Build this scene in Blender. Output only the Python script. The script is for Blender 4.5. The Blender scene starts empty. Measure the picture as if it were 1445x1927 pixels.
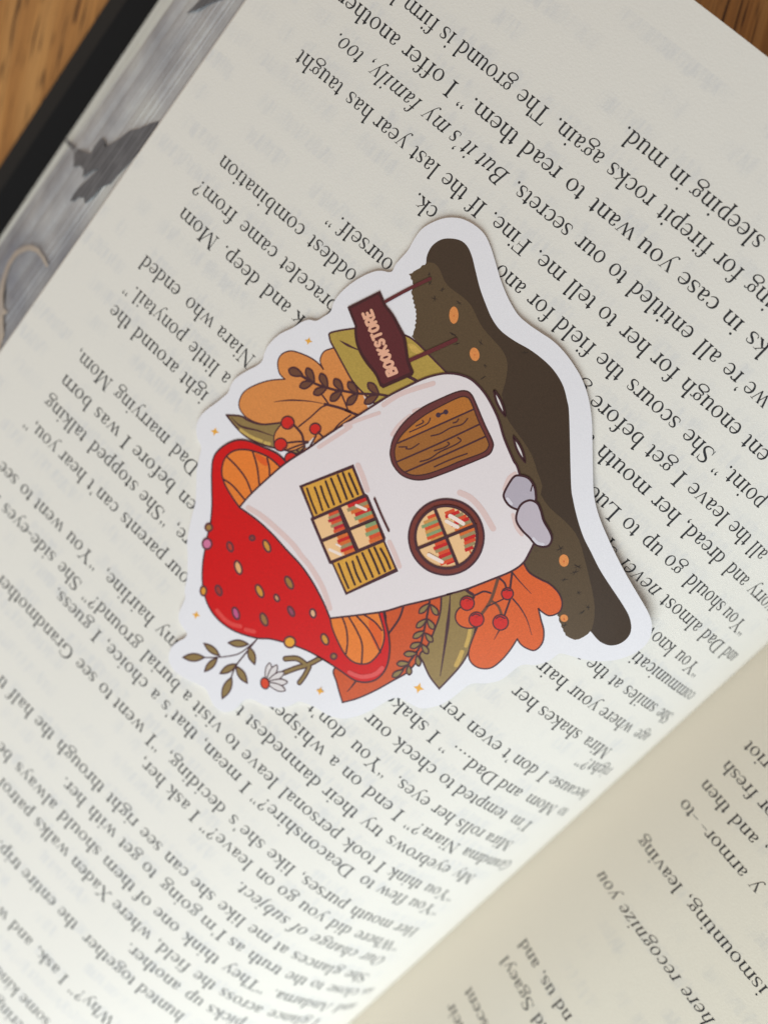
import bpy, bmesh, math, random
import numpy as np
from mathutils import Vector, Matrix
from mathutils.geometry import tessellate_polygon

# ------------------------------------------------------------------ frame
# "Book frame": centimetres, x away from the gutter over the right page, y towards the head of the
# book, z up from the flat part of the right page.  The table is slightly tilted in that frame, so
# everything goes through W() into world metres with the table level at z = 0.
SLOPE = 0.06
AL = math.atan(SLOPE)
CA, SA = math.cos(AL), math.sin(AL)
Z0 = -SA*(-0.4) + CA*(-3.65)
def W(P):
    P = np.asarray(P, dtype=float).reshape(-1, 3)
    x = P[:, 0]*CA + P[:, 2]*SA
    z = -P[:, 0]*SA + P[:, 2]*CA - Z0
    return np.stack([x, P[:, 1], z], 1)*0.01
def table_z(x, h=0.0):                    # book-frame height of a point h cm above the table
    return -3.65 + SLOPE*(x + 0.4) + h/CA

scn = bpy.context.scene
# ------------------------------------------------------------------ camera
CAM_C = (4.578938, 2.145563, 11.235323)
CAM_R = ((-0.721333, -0.651598, -0.234731), (-0.680160, 0.730381, 0.062655), (0.130617, 0.204850, -0.970039))   # rows: image right, image down, view direction
F_PX = 1344.92
cd = bpy.data.cameras.new('camera'); cam = bpy.data.objects.new('camera', cd)
scn.collection.objects.link(cam); scn.camera = cam
ROT = Matrix(((CA, 0, SA), (0, 1, 0), (-SA, 0, CA)))
r0, r1, r2 = (ROT @ Vector(r) for r in CAM_R)
loc = W([CAM_C])[0]
cam.matrix_world = Matrix(((r0.x, -r1.x, -r2.x, loc[0]), (r0.y, -r1.y, -r2.y, loc[1]),
                           (r0.z, -r1.z, -r2.z, loc[2]), (0, 0, 0, 1)))
cd.sensor_fit = 'VERTICAL'; cd.sensor_height = 36.0; cd.lens = F_PX/1927*36
cd.clip_start = 0.005; cd.clip_end = 20
cd.dof.use_dof = True; cd.dof.focus_distance = 0.1085; cd.dof.aperture_fstop = 8.4

# ------------------------------------------------------------------ light: soft window daylight
wd = bpy.data.worlds.new('World'); scn.world = wd; wd.use_nodes = True
bg = wd.node_tree.nodes['Background']
bg.inputs[0].default_value = (1.0, 0.96, 0.91, 1); bg.inputs[1].default_value = 0.13
def area(name, pos, target, sx, sy, power, col):
    l = bpy.data.lights.new(name, 'AREA'); l.shape = 'RECTANGLE'; l.size = sx; l.size_y = sy
    l.energy = power; l.color = col
    o = bpy.data.objects.new(name, l); scn.collection.objects.link(o)
    p = Vector(W([pos])[0]); t = Vector(W([target])[0])
    o.location = p; o.rotation_euler = (t - p).to_track_quat('-Z', 'Y').to_euler()
    return o
area('window_light', (-22, 42, 34), (3, 8, -1), 0.45, 0.38, 4.1, (0.885, 0.985, 1.0))
area('ceiling_light', (34, -4, 60), (-1, 6, -3), 0.6, 0.6, 1.03, (1.0, 0.76, 0.56))
scn.view_settings.view_transform = 'Standard'; scn.view_settings.look = 'None'
scn.view_settings.exposure = 0.0; scn.view_settings.gamma = 1.0

# ------------------------------------------------------------------ helpers
def tag(o, label=None, cat=None, kind=None, group=None):
    if label: o['label'] = label
    if cat: o['category'] = cat
    if kind: o['kind'] = kind
    if group: o['group'] = group
    return o
def mesh_obj(name, verts, faces, mats, parent=None, fmat=None, smooth=False, uv=None):
    me = bpy.data.meshes.new(name)
    me.from_pydata([tuple(v) for v in verts], [], [tuple(f) for f in faces])
    for m in (mats if isinstance(mats, (list, tuple)) else [mats]): me.materials.append(m)
    if fmat is not None: me.polygons.foreach_set('material_index', np.array(fmat, dtype=np.int32))
    if smooth: me.polygons.foreach_set('use_smooth', [True]*len(me.polygons))
    if uv is not None:
        l = me.uv_layers.new(name='UVMap'); vi = np.empty(len(me.loops), dtype=np.int32)
        me.loops.foreach_get('vertex_index', vi)
        l.data.foreach_set('uv', np.asarray(uv, dtype=np.float32)[vi].ravel())
    me.update()
    o = bpy.data.objects.new(name, me); scn.collection.objects.link(o)
    if parent: o.parent = parent
    return o
def empty(name, parent=None):
    o = bpy.data.objects.new(name, None); scn.collection.objects.link(o)
    if parent: o.parent = parent
    return o
def lin(c): return tuple((v/12.92 if v <= .04045 else ((v + .055)/1.055)**2.4) for v in c)
def rgb(r, g, b, k=1.0):
    return tuple(min(1, v*k) for v in lin((r/255, g/255, b/255))) + (1,)

class NT:
    def __init__(s, name):
        s.m = bpy.data.materials.new(name); s.m.use_nodes = True; s.t = s.m.node_tree
        s.b = s.t.nodes['Principled BSDF']
    def n(s, typ, **k):
        x = s.t.nodes.new(typ)
        for a, v in k.items():
            if isinstance(a, str) and hasattr(x, a): setattr(x, a, v)
        return x
    def l(s, a, b): s.t.links.new(a, b)
    def math(s, op, a, b=None, c=None, clamp=False):
        x = s.t.nodes.new('ShaderNodeMath'); x.operation = op; x.use_clamp = clamp
        for i, v in enumerate((a, b, c)):
            if v is None: continue
            if isinstance(v, (int, float)): x.inputs[i].default_value = v
            else: s.l(v, x.inputs[i])
        return x.outputs[0]
    def mix(s, f, a, b, bt='MIX'):
        x = s.t.nodes.new('ShaderNodeMix'); x.data_type = 'RGBA'; x.blend_type = bt
        for i, v in ((0, f), (6, a), (7, b)):
            if isinstance(v, (int, float)): x.inputs[i].default_value = v
            elif isinstance(v, tuple): x.inputs[i].default_value = v
            else: s.l(v, x.inputs[i])
        return x.outputs[2]
    def noise(s, vec, scale, detail=3, rough=.55):
        x = s.t.nodes.new('ShaderNodeTexNoise'); x.inputs['Scale'].default_value = scale
        x.inputs['Detail'].default_value = detail; x.inputs['Roughness'].default_value = rough
        s.l(vec, x.inputs['Vector']); return x.outputs['Fac']
    def obj(s):
        return s.t.nodes.new('ShaderNodeTexCoord').outputs['Object']
    def uv(s):
        return s.t.nodes.new('ShaderNodeTexCoord').outputs['UV']
    def mapv(s, vec, scale=(1, 1, 1), rot=(0, 0, 0), loc=(0, 0, 0)):
        x = s.t.nodes.new('ShaderNodeMapping'); s.l(vec, x.inputs[0])
        x.inputs['Scale'].default_value = scale; x.inputs['Rotation'].default_value = rot
        x.inputs['Location'].default_value = loc; return x.outputs[0]
    def ramp(s, f, stops):
        x = s.t.nodes.new('ShaderNodeValToRGB'); s.l(f, x.inputs[0])
        e = x.color_ramp.elements
        while len(e) < len(stops): e.new(.5)
        for i, (p, c) in enumerate(stops):
            e[i].position = p; e[i].color = c if isinstance(c, tuple) else (c, c, c, 1)
        return x.outputs[0]
    def bump(s, h, dist, strength=1.0):
        x = s.t.nodes.new('ShaderNodeBump'); x.inputs['Distance'].default_value = dist
        x.inputs['Strength'].default_value = strength; s.l(h, x.inputs['Height'])
        s.l(x.outputs[0], s.b.inputs['Normal'])
    def col(s, c):
        if isinstance(c, tuple): s.b.inputs['Base Color'].default_value = c
        else: s.l(c, s.b.inputs['Base Color'])
    def rough(s, v, spec=None):
        s.b.inputs['Roughness'].default_value = v
        if spec is not None: s.b.inputs['Specular IOR Level'].default_value = spec

# ---- materials
def mat_paper(name, tint, smin=.2):
    t = NT(name); uv = t.uv(); sep = t.n('ShaderNodeSeparateXYZ'); t.l(uv, sep.inputs[0])
    o = t.obj()
    # print of the other side shining through: rows of word-like smudges
    v = t.math('ADD', sep.outputs[1], .28)
    fr = t.math('FRACT', v); row = t.math('FLOOR', v)
    wob = t.noise(t.mapv(uv, (9, 5, 1)), 1, 3)
    band = t.math('PINGPONG', t.math('ADD', fr, t.math('MULTIPLY_ADD', wob, .5, -.25)), .5)
    band = t.ramp(band, ((.20, 0.0), (.34, 1.0)))
    cmb = t.n('ShaderNodeCombineXYZ'); t.l(sep.outputs[0], cmb.inputs[0]); t.l(t.math('MULTIPLY', row, 7.31), cmb.inputs[1])
    words = t.ramp(t.noise(cmb.outputs[0], 1.1, 2), ((.44, 0.0), (.56, 1.0)))
    soft = t.ramp(t.noise(t.mapv(uv, (13, 1.1, 1)), 1, 3, .6), ((.40, .12), (.60, .85)))
    lim = t.math('MULTIPLY', t.math('LESS_THAN', sep.outputs[1], 6.4), t.ramp(t.math('SUBTRACT', sep.outputs[0], smin), ((0.0, 0.0), (.5, 1.0))))
    k = t.math('MULTIPLY', t.math('MULTIPLY', band, words), t.math('MULTIPLY', soft, lim))
    k = t.math('MULTIPLY', k, .40, clamp=True)
    fibre = t.noise(o, 2600, 4, .7); big = t.noise(o, 60, 2)
    base = t.mix(t.math('MULTIPLY', big, .5), tint, tuple(c*f for c, f in zip(tint, (.965, .97, .965))) + (1,))
    base = t.mix(t.ramp(fibre, ((.35, 0.0), (.75, .22))), base, tuple(c*.86 for c in tint[:3]) + (1,))
    base = t.mix(k, base, (tint[0]*.70, tint[1]*.745, tint[2]*.85, 1))
    t.col(base); t.rough(.78, .25)
    t.bump(fibre, .00006, .55)
    return t.m
PAPER = mat_paper('book_paper', (.82, .782, .738, 1))
PAPER_L_LIT = mat_paper('book_paper_left_warm_lit', (.85, .805, .705, 1), 1.6)  # same paper; the warm light on the left page is put into its tint
def mat_ink():
    t = NT('printing_ink'); t.col(t.mix(t.ramp(t.noise(t.obj(), 5000, 2), ((.4, 0.0), (.8, 1.0))), (.018, .018, .022, 1), (.06, .06, .066, 1)))
    t.rough(.6, .35); return t.m
INK = mat_ink()
def mat_edge():
    # sprayed fore edge: cloudy grey print over the stack of sheet edges, last sheets unprinted
    t = NT('sprayed_page_edges'); uv = t.uv(); sep = t.n('ShaderNodeSeparateXYZ'); t.l(uv, sep.inputs[0])
    lines = t.noise(t.mapv(uv, (150, .9, 1)), 1, 4, .75)
    cloud = t.noise(t.mapv(uv, (2.2, .8, 1), loc=(3.1, 1.4, 0)), 1.0, 4, .55)
    along = t.ramp(t.math('MULTIPLY_ADD', sep.outputs[1], .085, .3), ((.28, .52), (.45, .54), (.62, .58), (.80, .20), (.93, .28)))
    g = t.math('ADD', t.math('MULTIPLY', cloud, .85), t.math('MULTIPLY', along, .5))
    grey = t.ramp(g, ((.36, (.27, .28, .34, 1)), (.55, (.42, .43, .47, 1)), (.72, (.60, .61, .64, 1)), (.85, (.74, .76, .76, 1))))
    grey = t.mix(t.ramp(lines, ((.50, 0.0), (.72, .20))), grey, (.78, .79, .80, 1))
    grey = t.mix(t.ramp(lines, ((.28, .20), (.46, 0.0))), grey, (.22, .22, .25, 1))
    lim = t.math('ADD', sep.outputs[0], t.math('MULTIPLY', t.math('SUBTRACT', 3.6, sep.outputs[1]), .028))
    pale = t.ramp(lim, ((.79, 0.0), (.83, 1.0)))
    c = t.mix(pale, grey, t.mix(t.ramp(lines, ((.4, 0.0), (.7, 1.0))), (.93, .96, .93, 1), (.80, .84, .81, 1)))
    t.col(c); t.rough(.62, .35); t.bump(lines, .0002, .6); return t.m
EDGE = mat_edge()
def simple(name, c, r=.5, spec=.5, var=.12, sc=900, bump=0):
    t = NT(name); n = t.noise(t.obj(), sc, 3)
    t.col(t.mix(n, tuple(min(1, v*(1 - var)) for v in c[:3]) + (1,), tuple(min(1, v*(1 + var)) for v in c[:3]) + (1,)))
    t.rough(r, spec)
    if bump: t.bump(n, bump, .6)
    return t.m
SHEETEDGE = simple('sheet_edges', (.80, .79, .76, 1), .8, .2, .1)
BLACK = simple('black_cover_cloth', (.015, .014, .014, 1), .55, .35, .3, 2500, .0001)
ENDP = simple('black_endpaper', (.006, .007, .009, 1), .65, .25, .2)
def mat_edge_ink(name, c, c2):
    t = NT(name); o = t.obj(); l = t.noise(t.mapv(o, (2300, 22, 2300)), 1, 3, .7); b = t.noise(o, 260, 4)
    m = t.mix(t.ramp(l, ((.42, 0.0), (.66, .75))), c, c2)
    t.col(t.mix(t.ramp(b, ((.45, 0.0), (.75, .5))), m, c2)); t.rough(.75, .2); t.bump(l, .0001, .5); return t.m
EDGEDARK = mat_edge_ink('dark_edge_print', (.15, .155, .175, 1), (.33, .34, .37, 1))
EDGETAN = mat_edge_ink('tan_edge_print', (.72, .63, .54, 1), (.56, .54, .54, 1))
def mat_wood():
    t = NT('oiled_oak'); o = t.mapv(t.obj(), (1, 1, 1), (0, 0, -math.atan2(.95, -.42)))
    warp = t.noise(t.mapv(o, (6, 30, 6)), 1, 2)
    v2 = t.n('ShaderNodeVectorMath'); v2.operation = 'ADD'; t.l(o, v2.inputs[0])
    cm = t.n('ShaderNodeCombineXYZ'); t.l(t.math('MULTIPLY', warp, .02), cm.inputs[1]); t.l(cm.outputs[0], v2.inputs[1]); o2 = v2.outputs[0]
    rings = t.noise(t.mapv(o2, (6, 260, 40)), 1, 4, .6)
    fine = t.noise(t.mapv(o2, (45, 1900, 200)), 1, 3, .6)
    pores = t.noise(t.mapv(o2, (75, 1050, 60), loc=(3, 5, 1)), 1, 1)
    c = t.ramp(rings, ((.3, (.36, .15, .042, 1)), (.5, (.50, .23, .068, 1)), (.72, (.62, .32, .11, 1))))
    c = t.mix(t.ramp(fine, ((.35, .45), (.6, 0.0))), c, (.21, .09, .032, 1))
    c = t.mix(t.ramp(pores, ((.58, 0.0), (.66, .9))), c, (.055, .022, .010, 1))
    t.col(c); t.rough(.5, .35); t.bump(fine, .0002, .4); return t.m
WOOD = mat_wood()

# ------------------------------------------------------------------ page surfaces
KN = np.array([-1.0, 0, .8, 1.8, 3.2, 5.5, 9, 13])
TH = np.array([1.12, .99, .70, .60594, .29123, .05302, 0, 0])
_g = np.linspace(-2.5, 20, 2251)
_th = np.convolve(np.pad(np.interp(_g, KN, TH), 30, mode='edge'), np.ones(61)/61, 'valid')
_x = np.concatenate([[0], np.cumsum(np.cos((_th[1:] + _th[:-1])/2)*.01)])
_z = np.concatenate([[0], np.cumsum(np.sin((_th[1:] + _th[:-1])/2)*.01)])
_x -= _x[250]; _z -= _z[-1]
def recto(s, q, h=0.0):                   # s = distance from the text's left margin, q = down the page
    x = np.interp(s, _g, _x); z = np.interp(s, _g, _z); t = np.interp(s, _g, _th)
    return np.stack([x - np.sin(t)*h, -np.asarray(q, float), z + np.cos(t)*h], 1)
CX, CZ = float(np.interp(-.92, _g, _x)), float(np.interp(-.92, _g, _z))
KV = np.array([0, 1.2, 2.5, 4.5, 7, 12]); TV = np.array([1.0030, 0.7366, 0.4891, 0.3547, 0.3009, 0.2741])
_gv = np.linspace(0, 16, 1601)
_tv = np.minimum(np.convolve(np.pad(np.interp(_gv, KV, TV), 20, mode='edge'), np.ones(41)/41, 'valid'), 1.3)
_xv = CX - np.concatenate([[0], np.cumsum(np.cos(_tv[1:])*.01)])
_zv = CZ + np.concatenate([[0], np.cumsum(np.sin(_tv[1:])*.01)])
def verso(s, q, h=0.0):                   # s = distance from the crease
    x = np.interp(s, _gv, _xv); z = np.interp(s, _gv, _zv); t = np.interp(s, _gv, _tv)
    return np.stack([x + np.sin(t)*h, -np.asarray(q, float), z + np.cos(t)*h], 1)
QT, QB = -19.6, 3.90                      # head and tail of the pages
S_END = 14.0                             # fore edge of the right page

def sheet(name, f, s0, s1, ns, q0, q1, nq, thick, mats, parent):
    S, Q = np.meshgrid(np.linspace(s0, s1, ns), np.linspace(q0, q1, nq), indexing='ij')
    s, q = S.ravel(), Q.ravel()
    v = np.concatenate([W(f(s, q, 0)), W(f(s, q, -thick))]); n = ns*nq
    F = []; M = []
    for i in range(ns - 1):
        for j in range(nq - 1):
            a = i*nq + j; F.append((a, a + nq, a + nq + 1, a + 1)); M.append(0)
            F.append((n + a, n + a + 1, n + a + nq + 1, n + a + nq)); M.append(0)
    ring = [i*nq for i in range(ns)] + [(ns - 1)*nq + j for j in range(1, nq)] + [i*nq + nq - 1 for i in range(ns - 2, -1, -1)] + [j for j in range(nq - 2, 0, -1)]
    k = len(ring); ra = np.array(ring)              # the cut edges keep vertices of their own: crisp normals
    v = np.concatenate([v, v[ra], v[ra + n]])
    for i in range(k):
        j = (i + 1) % k; F.append((2*n + i, 2*n + k + i, 2*n + k + j, 2*n + j)); M.append(len(mats) - 1)
    s2, q2 = np.concatenate([s, s, s[ra], s[ra]]), np.concatenate([q, q, q[ra], q[ra]])
    uv = np.stack([s2, q2/.52], 1)
    return mesh_obj(name, v, F, mats, parent, M, True, uv)

# ------------------------------------------------------------------ table
def box(name, lo, hi, mat, parent=None, bev=0.0):
    bm = bmesh.new(); bmesh.ops.create_cube(bm, size=1)
    for v in bm.verts: v.co = Vector(((v.co[i] + .5)*(hi[i] - lo[i]) + lo[i]) for i in range(3))
    if bev: bmesh.ops.bevel(bm, geom=bm.edges[:], offset=bev, segments=3, affect='EDGES')
    me = bpy.data.meshes.new(name); bm.to_mesh(me); bm.free(); me.materials.append(mat)
    o = bpy.data.objects.new(name, me); scn.collection.objects.link(o)
    if parent: o.parent = parent
    return o
tt = box('tabletop', (-.8, -.7, -.03), (1.0, .9, 0), WOOD, None, .002)
tag(tt, kind='structure')

# ------------------------------------------------------------------ book
book = empty('open_book')
tag(book, 'thick open hardback lying upside down on oak, black cover and grey sprayed page edges', 'book')
h0 = .0031
box('cover_board', (-.0055, -.0430, .0002), (.1755, .2005, h0), BLACK, book, .0008)
box('endpaper', (-.0050, -.0400, h0), (.1712, .1975, h0 + .00035), ENDP, book)['label'] = 'black endpaper inside the right cover'
box('cover_board', (-.205, -.0430, .0002), (-.0105, .2005, h0), BLACK, book, .0008)
box('spine', (-.0105, -.0430, .0001), (-.0055, .2005, .0026), BLACK, book)

def block(name, prof, mats, fm, uvf):
    n = len(prof); P = np.array(prof)
    ys = np.linspace(-QB + .02, -QT - .02, 9); V = []; UV = []
    for y in ys:
        for k, (x, z) in enumerate(prof): V.append((x, y, z)); UV.append(uvf(k, x, y, z))
    F = []; M = []
    for j in range(len(ys) - 1):
        for k in range(n):
            k2 = (k + 1) % n; F.append((j*n + k, j*n + k2, (j + 1)*n + k2, (j + 1)*n + k)); M.append(fm(k))
    for base, rev in ((0, 0), ((len(ys) - 1)*n, 1)):
        tris = tessellate_polygon([[Vector((x, z, 0)) for x, z in prof]])
        for t in tris: F.append(tuple(base + i for i in t)); M.append(0)
    return mesh_obj(name, W(V), F, mats, book, M, False, UV)
rg = random.Random(7)
# right page block: top follows the page, fore edge slants out over the cover in fine sheet steps
top = [tuple(recto(np.array([s]), [0], -.10)[0][[0, 2]]) for s in np.linspace(-.88, S_END, 90)]
E0 = (13.30, -.10); E1 = (16.73, table_z(16.73, .34))
NF = 150; fore = []
for i in range(NF + 1):
    t = i/NF; d = (rg.uniform(-.012, .012) + .012*math.sin(i*.21) + .009*math.sin(i*.07 + 1))
    fore.append((E0[0] + (E1[0] - E0[0])*t + .02*math.sin(math.pi*t)*5 + d*.55, E0[1] + (E1[1] - E0[1])*t + .02*math.sin(math.pi*t)*4 + d*.83))
prof = top + fore + [(CX + .12, table_z(CX + .12, .36))]
nt_ = len(top)
block('page_block', prof, [SHEETEDGE, EDGE], lambda k: 1 if nt_ <= k < nt_ + NF else 0,
      lambda k, x, y, z: ((k - nt_)/NF, y))['label'] = 'right page stack with its grey sprayed fore edge'
topv = [tuple(verso(np.array([s]), [0], -.10)[0][[0, 2]]) for s in np.linspace(.05, 15.2, 80)]
lx = topv[-1][0] - 1.4
profv = topv + [(lx, table_z(lx, .36)), (CX - .12, table_z(CX - .12, .36))]
block('page_block', profv, [SHEETEDGE], lambda k: 0, lambda k, x, y, z: (x, y))
# grey print shapes on the fore edge
def on_edge(pts, lift=.024):
    V = []
    for t, y in pts:
        V.append((E0[0] + (E1[0] - E0[0])*t + .1*math.sin(math.pi*t) + lift*.55, y, E0[1] + (E1[1] - E0[1])*t + .08*math.sin(math.pi*t) + lift*.83))
    return V
def edge_print(name, pts, mat, label, n=7):
    # cut into strips so that it follows the bowed edge
    bm = bmesh.new(); vs = [bm.verts.new((t, y*.1, 0)) for t, y in pts]; bm.faces.new(vs)
    for i in range(1, 16):
        bmesh.ops.bisect_plane(bm, geom=bm.verts[:] + bm.edges[:] + bm.faces[:], plane_co=(i/16, 0, 0), plane_no=(1, 0, 0))
    bmesh.ops.triangulate(bm, faces=bm.faces[:])
    bm.verts.index_update()
    V = W(on_edge([(v.co.x, v.co.y*10) for v in bm.verts])); F = [[v.index for v in f.verts] for f in bm.faces]; bm.free()
    o = mesh_obj(name, V, F, mat, book); o['label'] = label; return o
edge_print('edge_print', [(0.98, 3.83), (0.8, 3.77), (0.627, 3.71), (0.54, 3.66), (0.439, 3.57), (0.454, 3.42), (0.442, 3.21), (0.38, 3.2), (0.346, 3.29), (0.311, 3.15), (0.27, 2.98), (0.229, 2.74), (0.171, 2.61), (0.11, 2.4), (0.061, 2.27), (0.033, 2.56), (0.064, 3.13), (0.098, 3.64), (0.145, 3.8), (0.155, 4.02), (0.185, 4.25), (0.23, 4.2), (0.274, 4.28), (0.29, 4.38), (0.325, 4.46), (0.336, 4.32), (0.33, 4.19), (0.288, 3.82), (0.263, 3.6), (0.318, 3.77), (0.362, 3.99), (0.397, 3.87), (0.468, 3.88), (0.53, 4.02), (0.58, 3.92), (0.66, 3.83), (0.744, 3.83), (0.86, 3.87)], EDGEDARK, 'dark jagged wing printed on the fore edge')
edge_print('edge_print', [(0.02, -1.4), (0.1, -0.6), (0.164, -0.08), (0.245, 0.11), (0.3, 0.22), (0.36, 0.4), (0.437, 0.54), (0.398, 0.25), (0.389, 0.09), (0.44, -0.05), (0.47, -0.6), (0.42, -1.4)], EDGEDARK, 'dark wing tip printed high on the fore edge')
edge_print('edge_print', [(0.12, 5.55), (0.2, 5.52), (0.32, 5.54), (0.42, 5.66), (0.49, 5.84), (0.54, 6.05), (0.545, 6.3), (0.5, 6.55), (0.42, 6.8), (0.34, 7.05), (0.25, 7.4), (0.1, 7.7), (0.01, 7.6), (0.1, 7.1), (0.22, 6.93), (0.2, 6.8), (0.26, 6.84), (0.34, 6.74), (0.43, 6.53), (0.48, 6.3), (0.485, 6.1), (0.45, 5.92), (0.395, 5.75), (0.31, 5.62), (0.22, 5.59), (0.15, 5.6)], EDGETAN, 'tan curling horn shape printed on the fore edge')
# loose top sheets whose edges show as fine lines
for i, (dx, dz) in enumerate(((.03, -.022), (.05, -.045), (.08, -.07))):
    f = (lambda dz: (lambda s, q, h: recto(s, q, h + dz)))(dz)
    sheet('page', f, -.86, S_END + dx, 110, QT + .02, QB - .015 + i*.004, 2, .008, [PAPER, SHEETEDGE], book)
right_page = sheet('page', recto, -.92, S_END, 170, QT, QB, 24, .010, [PAPER, SHEETEDGE], book)
right_page['label'] = 'right page full of upside-down story text'
left_page = sheet('page', verso, 0.0, 15.2, 160, QT, QB, 10, .010, [PAPER_L_LIT, SHEETEDGE], book)
left_page['label'] = 'left page curving up from the gutter'

# ------------------------------------------------------------------ lettering: an old-style serif built from pen strokes
ADV = dict(zip("abcdefghijklmnopqrstuvwxyz", [444, 500, 444, 500, 444, 333, 500, 500, 278, 278, 500, 278, 778, 500, 500, 500, 500, 333, 389, 278, 500, 500, 722, 500, 500, 444]))
ADV.update(zip("ABCDEFGHIJKLMNOPQRSTUVWXYZ", [722, 667, 667, 722, 611, 556, 722, 722, 333, 389, 722, 611, 889, 722, 722, 556, 722, 667, 556, 611, 722, 722, 944, 722, 722, 611]))
ADV.update({'.': 250, ',': 250, "'": 300, '"': 444, '”': 444, '?': 444, '-': 333, '—': 1000})
XH = 440; T, H = 84, 32
def crom(P, n=5):
    P = np.array(P, float); out = []
    for i in range(len(P) - 1):
        p1, p2 = P[i], P[i + 1]; p0 = P[i - 1] if i else p1; p3 = P[i + 2] if i + 2 < len(P) else p2
        for j in range(n):
            t = j/n; out.append(.5*(2*p1 + (p2 - p0)*t + (2*p0 - 5*p1 + 4*p2 - p3)*t*t + (3*p1 - p0 - 3*p2 + p3)*t**3))
    out.append(P[-1]); return np.array(out)
class G:
    def __init__(s): s.v = []; s.f = []
    def quadstrip(s, L, R):
        b = len(s.v); n = len(L)
        for a, c in zip(L, R): s.v += [tuple(a), tuple(c)]
        for i in range(n - 1): s.f += [(b + 2*i, b + 2*i + 1, b + 2*i + 3), (b + 2*i, b + 2*i + 3, b + 2*i + 2)]
    def poly(s, P):
        b = len(s.v); s.v += [tuple(p) for p in P]
        for i in range(1, len(P) - 1): s.f.append((b, b + i, b + i + 1))
    def curve(s, P, n=5):                 # (x, y, width)
        Q = crom(P, n) if len(P) > 2 else np.array(P, float)
        d = np.gradient(Q[:, :2], axis=0); d /= np.linalg.norm(d, axis=1)[:, None] + 1e-9
        nn = np.stack([-d[:, 1], d[:, 0]], 1)*Q[:, 2:3]/2
        s.quadstrip(Q[:, :2] + nn, Q[:, :2] - nn)
    def stem(s, x, y0, y1, w=T): s.poly([(x - w/2, y0), (x + w/2, y0), (x + w/2, y1), (x - w/2, y1)])
    def serif(s, x, y, hw=95, up=1, w=T):
        s.poly([(x - hw, y), (x + hw, y), (x + hw, y + up*16), (x + w/2, y + up*62), (x - w/2, y + up*62), (x - hw, y + up*16)])
    def flag(s, x, y, w=T): s.poly([(x + w/2, y + 12), (x - w/2 - 62, y - 26), (x - w/2 - 58, y - 44), (x - w/2, y - 62), (x + w/2, y - 90)])
    def ring(s, cx, cy, rx, ry, wx=T, wy=H, tilt=.22, n=22):
        a = np.linspace(0, 2*np.pi, n + 1)
        O = np.stack([cx + rx*np.cos(a), cy + ry*np.sin(a)], 1)
        ix, iy = rx - wx, ry - wy
        X, Y = ix*np.cos(a), iy*np.sin(a); X = X - tilt*Y*(wx/ rx)*.9
        s.quadstrip(O, np.stack([cx + X, cy + Y], 1))
    def dot(s, x, y, r):
        a = np.linspace(0, 2*np.pi, 11)[:-1]; s.poly([(x + r*math.cos(t), y + r*math.sin(t)) for t in a])
def arch(g, x0, x1, top=XH, s=1):
    g.curve([(x0, 330, 26), (x0 + (x1 - x0)*.30, 405, 36), (x0 + (x1 - x0)*.62, 418, 52), (x1 - 14, 370, 72), (x1, 290, 80), (x1, 200, T), (x1, 20, T)], 3)
def bowlR(g, x, y0=8):
    g.curve([(x, 345, 28), (x + 80, 410, 34), (x + 175, 420, 46), (x + 268, 345, 72), (x + 292, 218, 84), (x + 258, 90, 72), (x + 160, 16, 42), (x + 70, 14, 32), (x, 62, 28)], 4)
def bowlL(g, x):
    g.curve([(x, 362, 28), (x - 85, 420, 34), (x - 180, 408, 48), (x - 272, 325, 74), (x - 298, 205, 84), (x - 262, 80, 72), (x - 170, 18, 42), (x - 85, 22, 34), (x, 85, 28)], 4)
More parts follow.
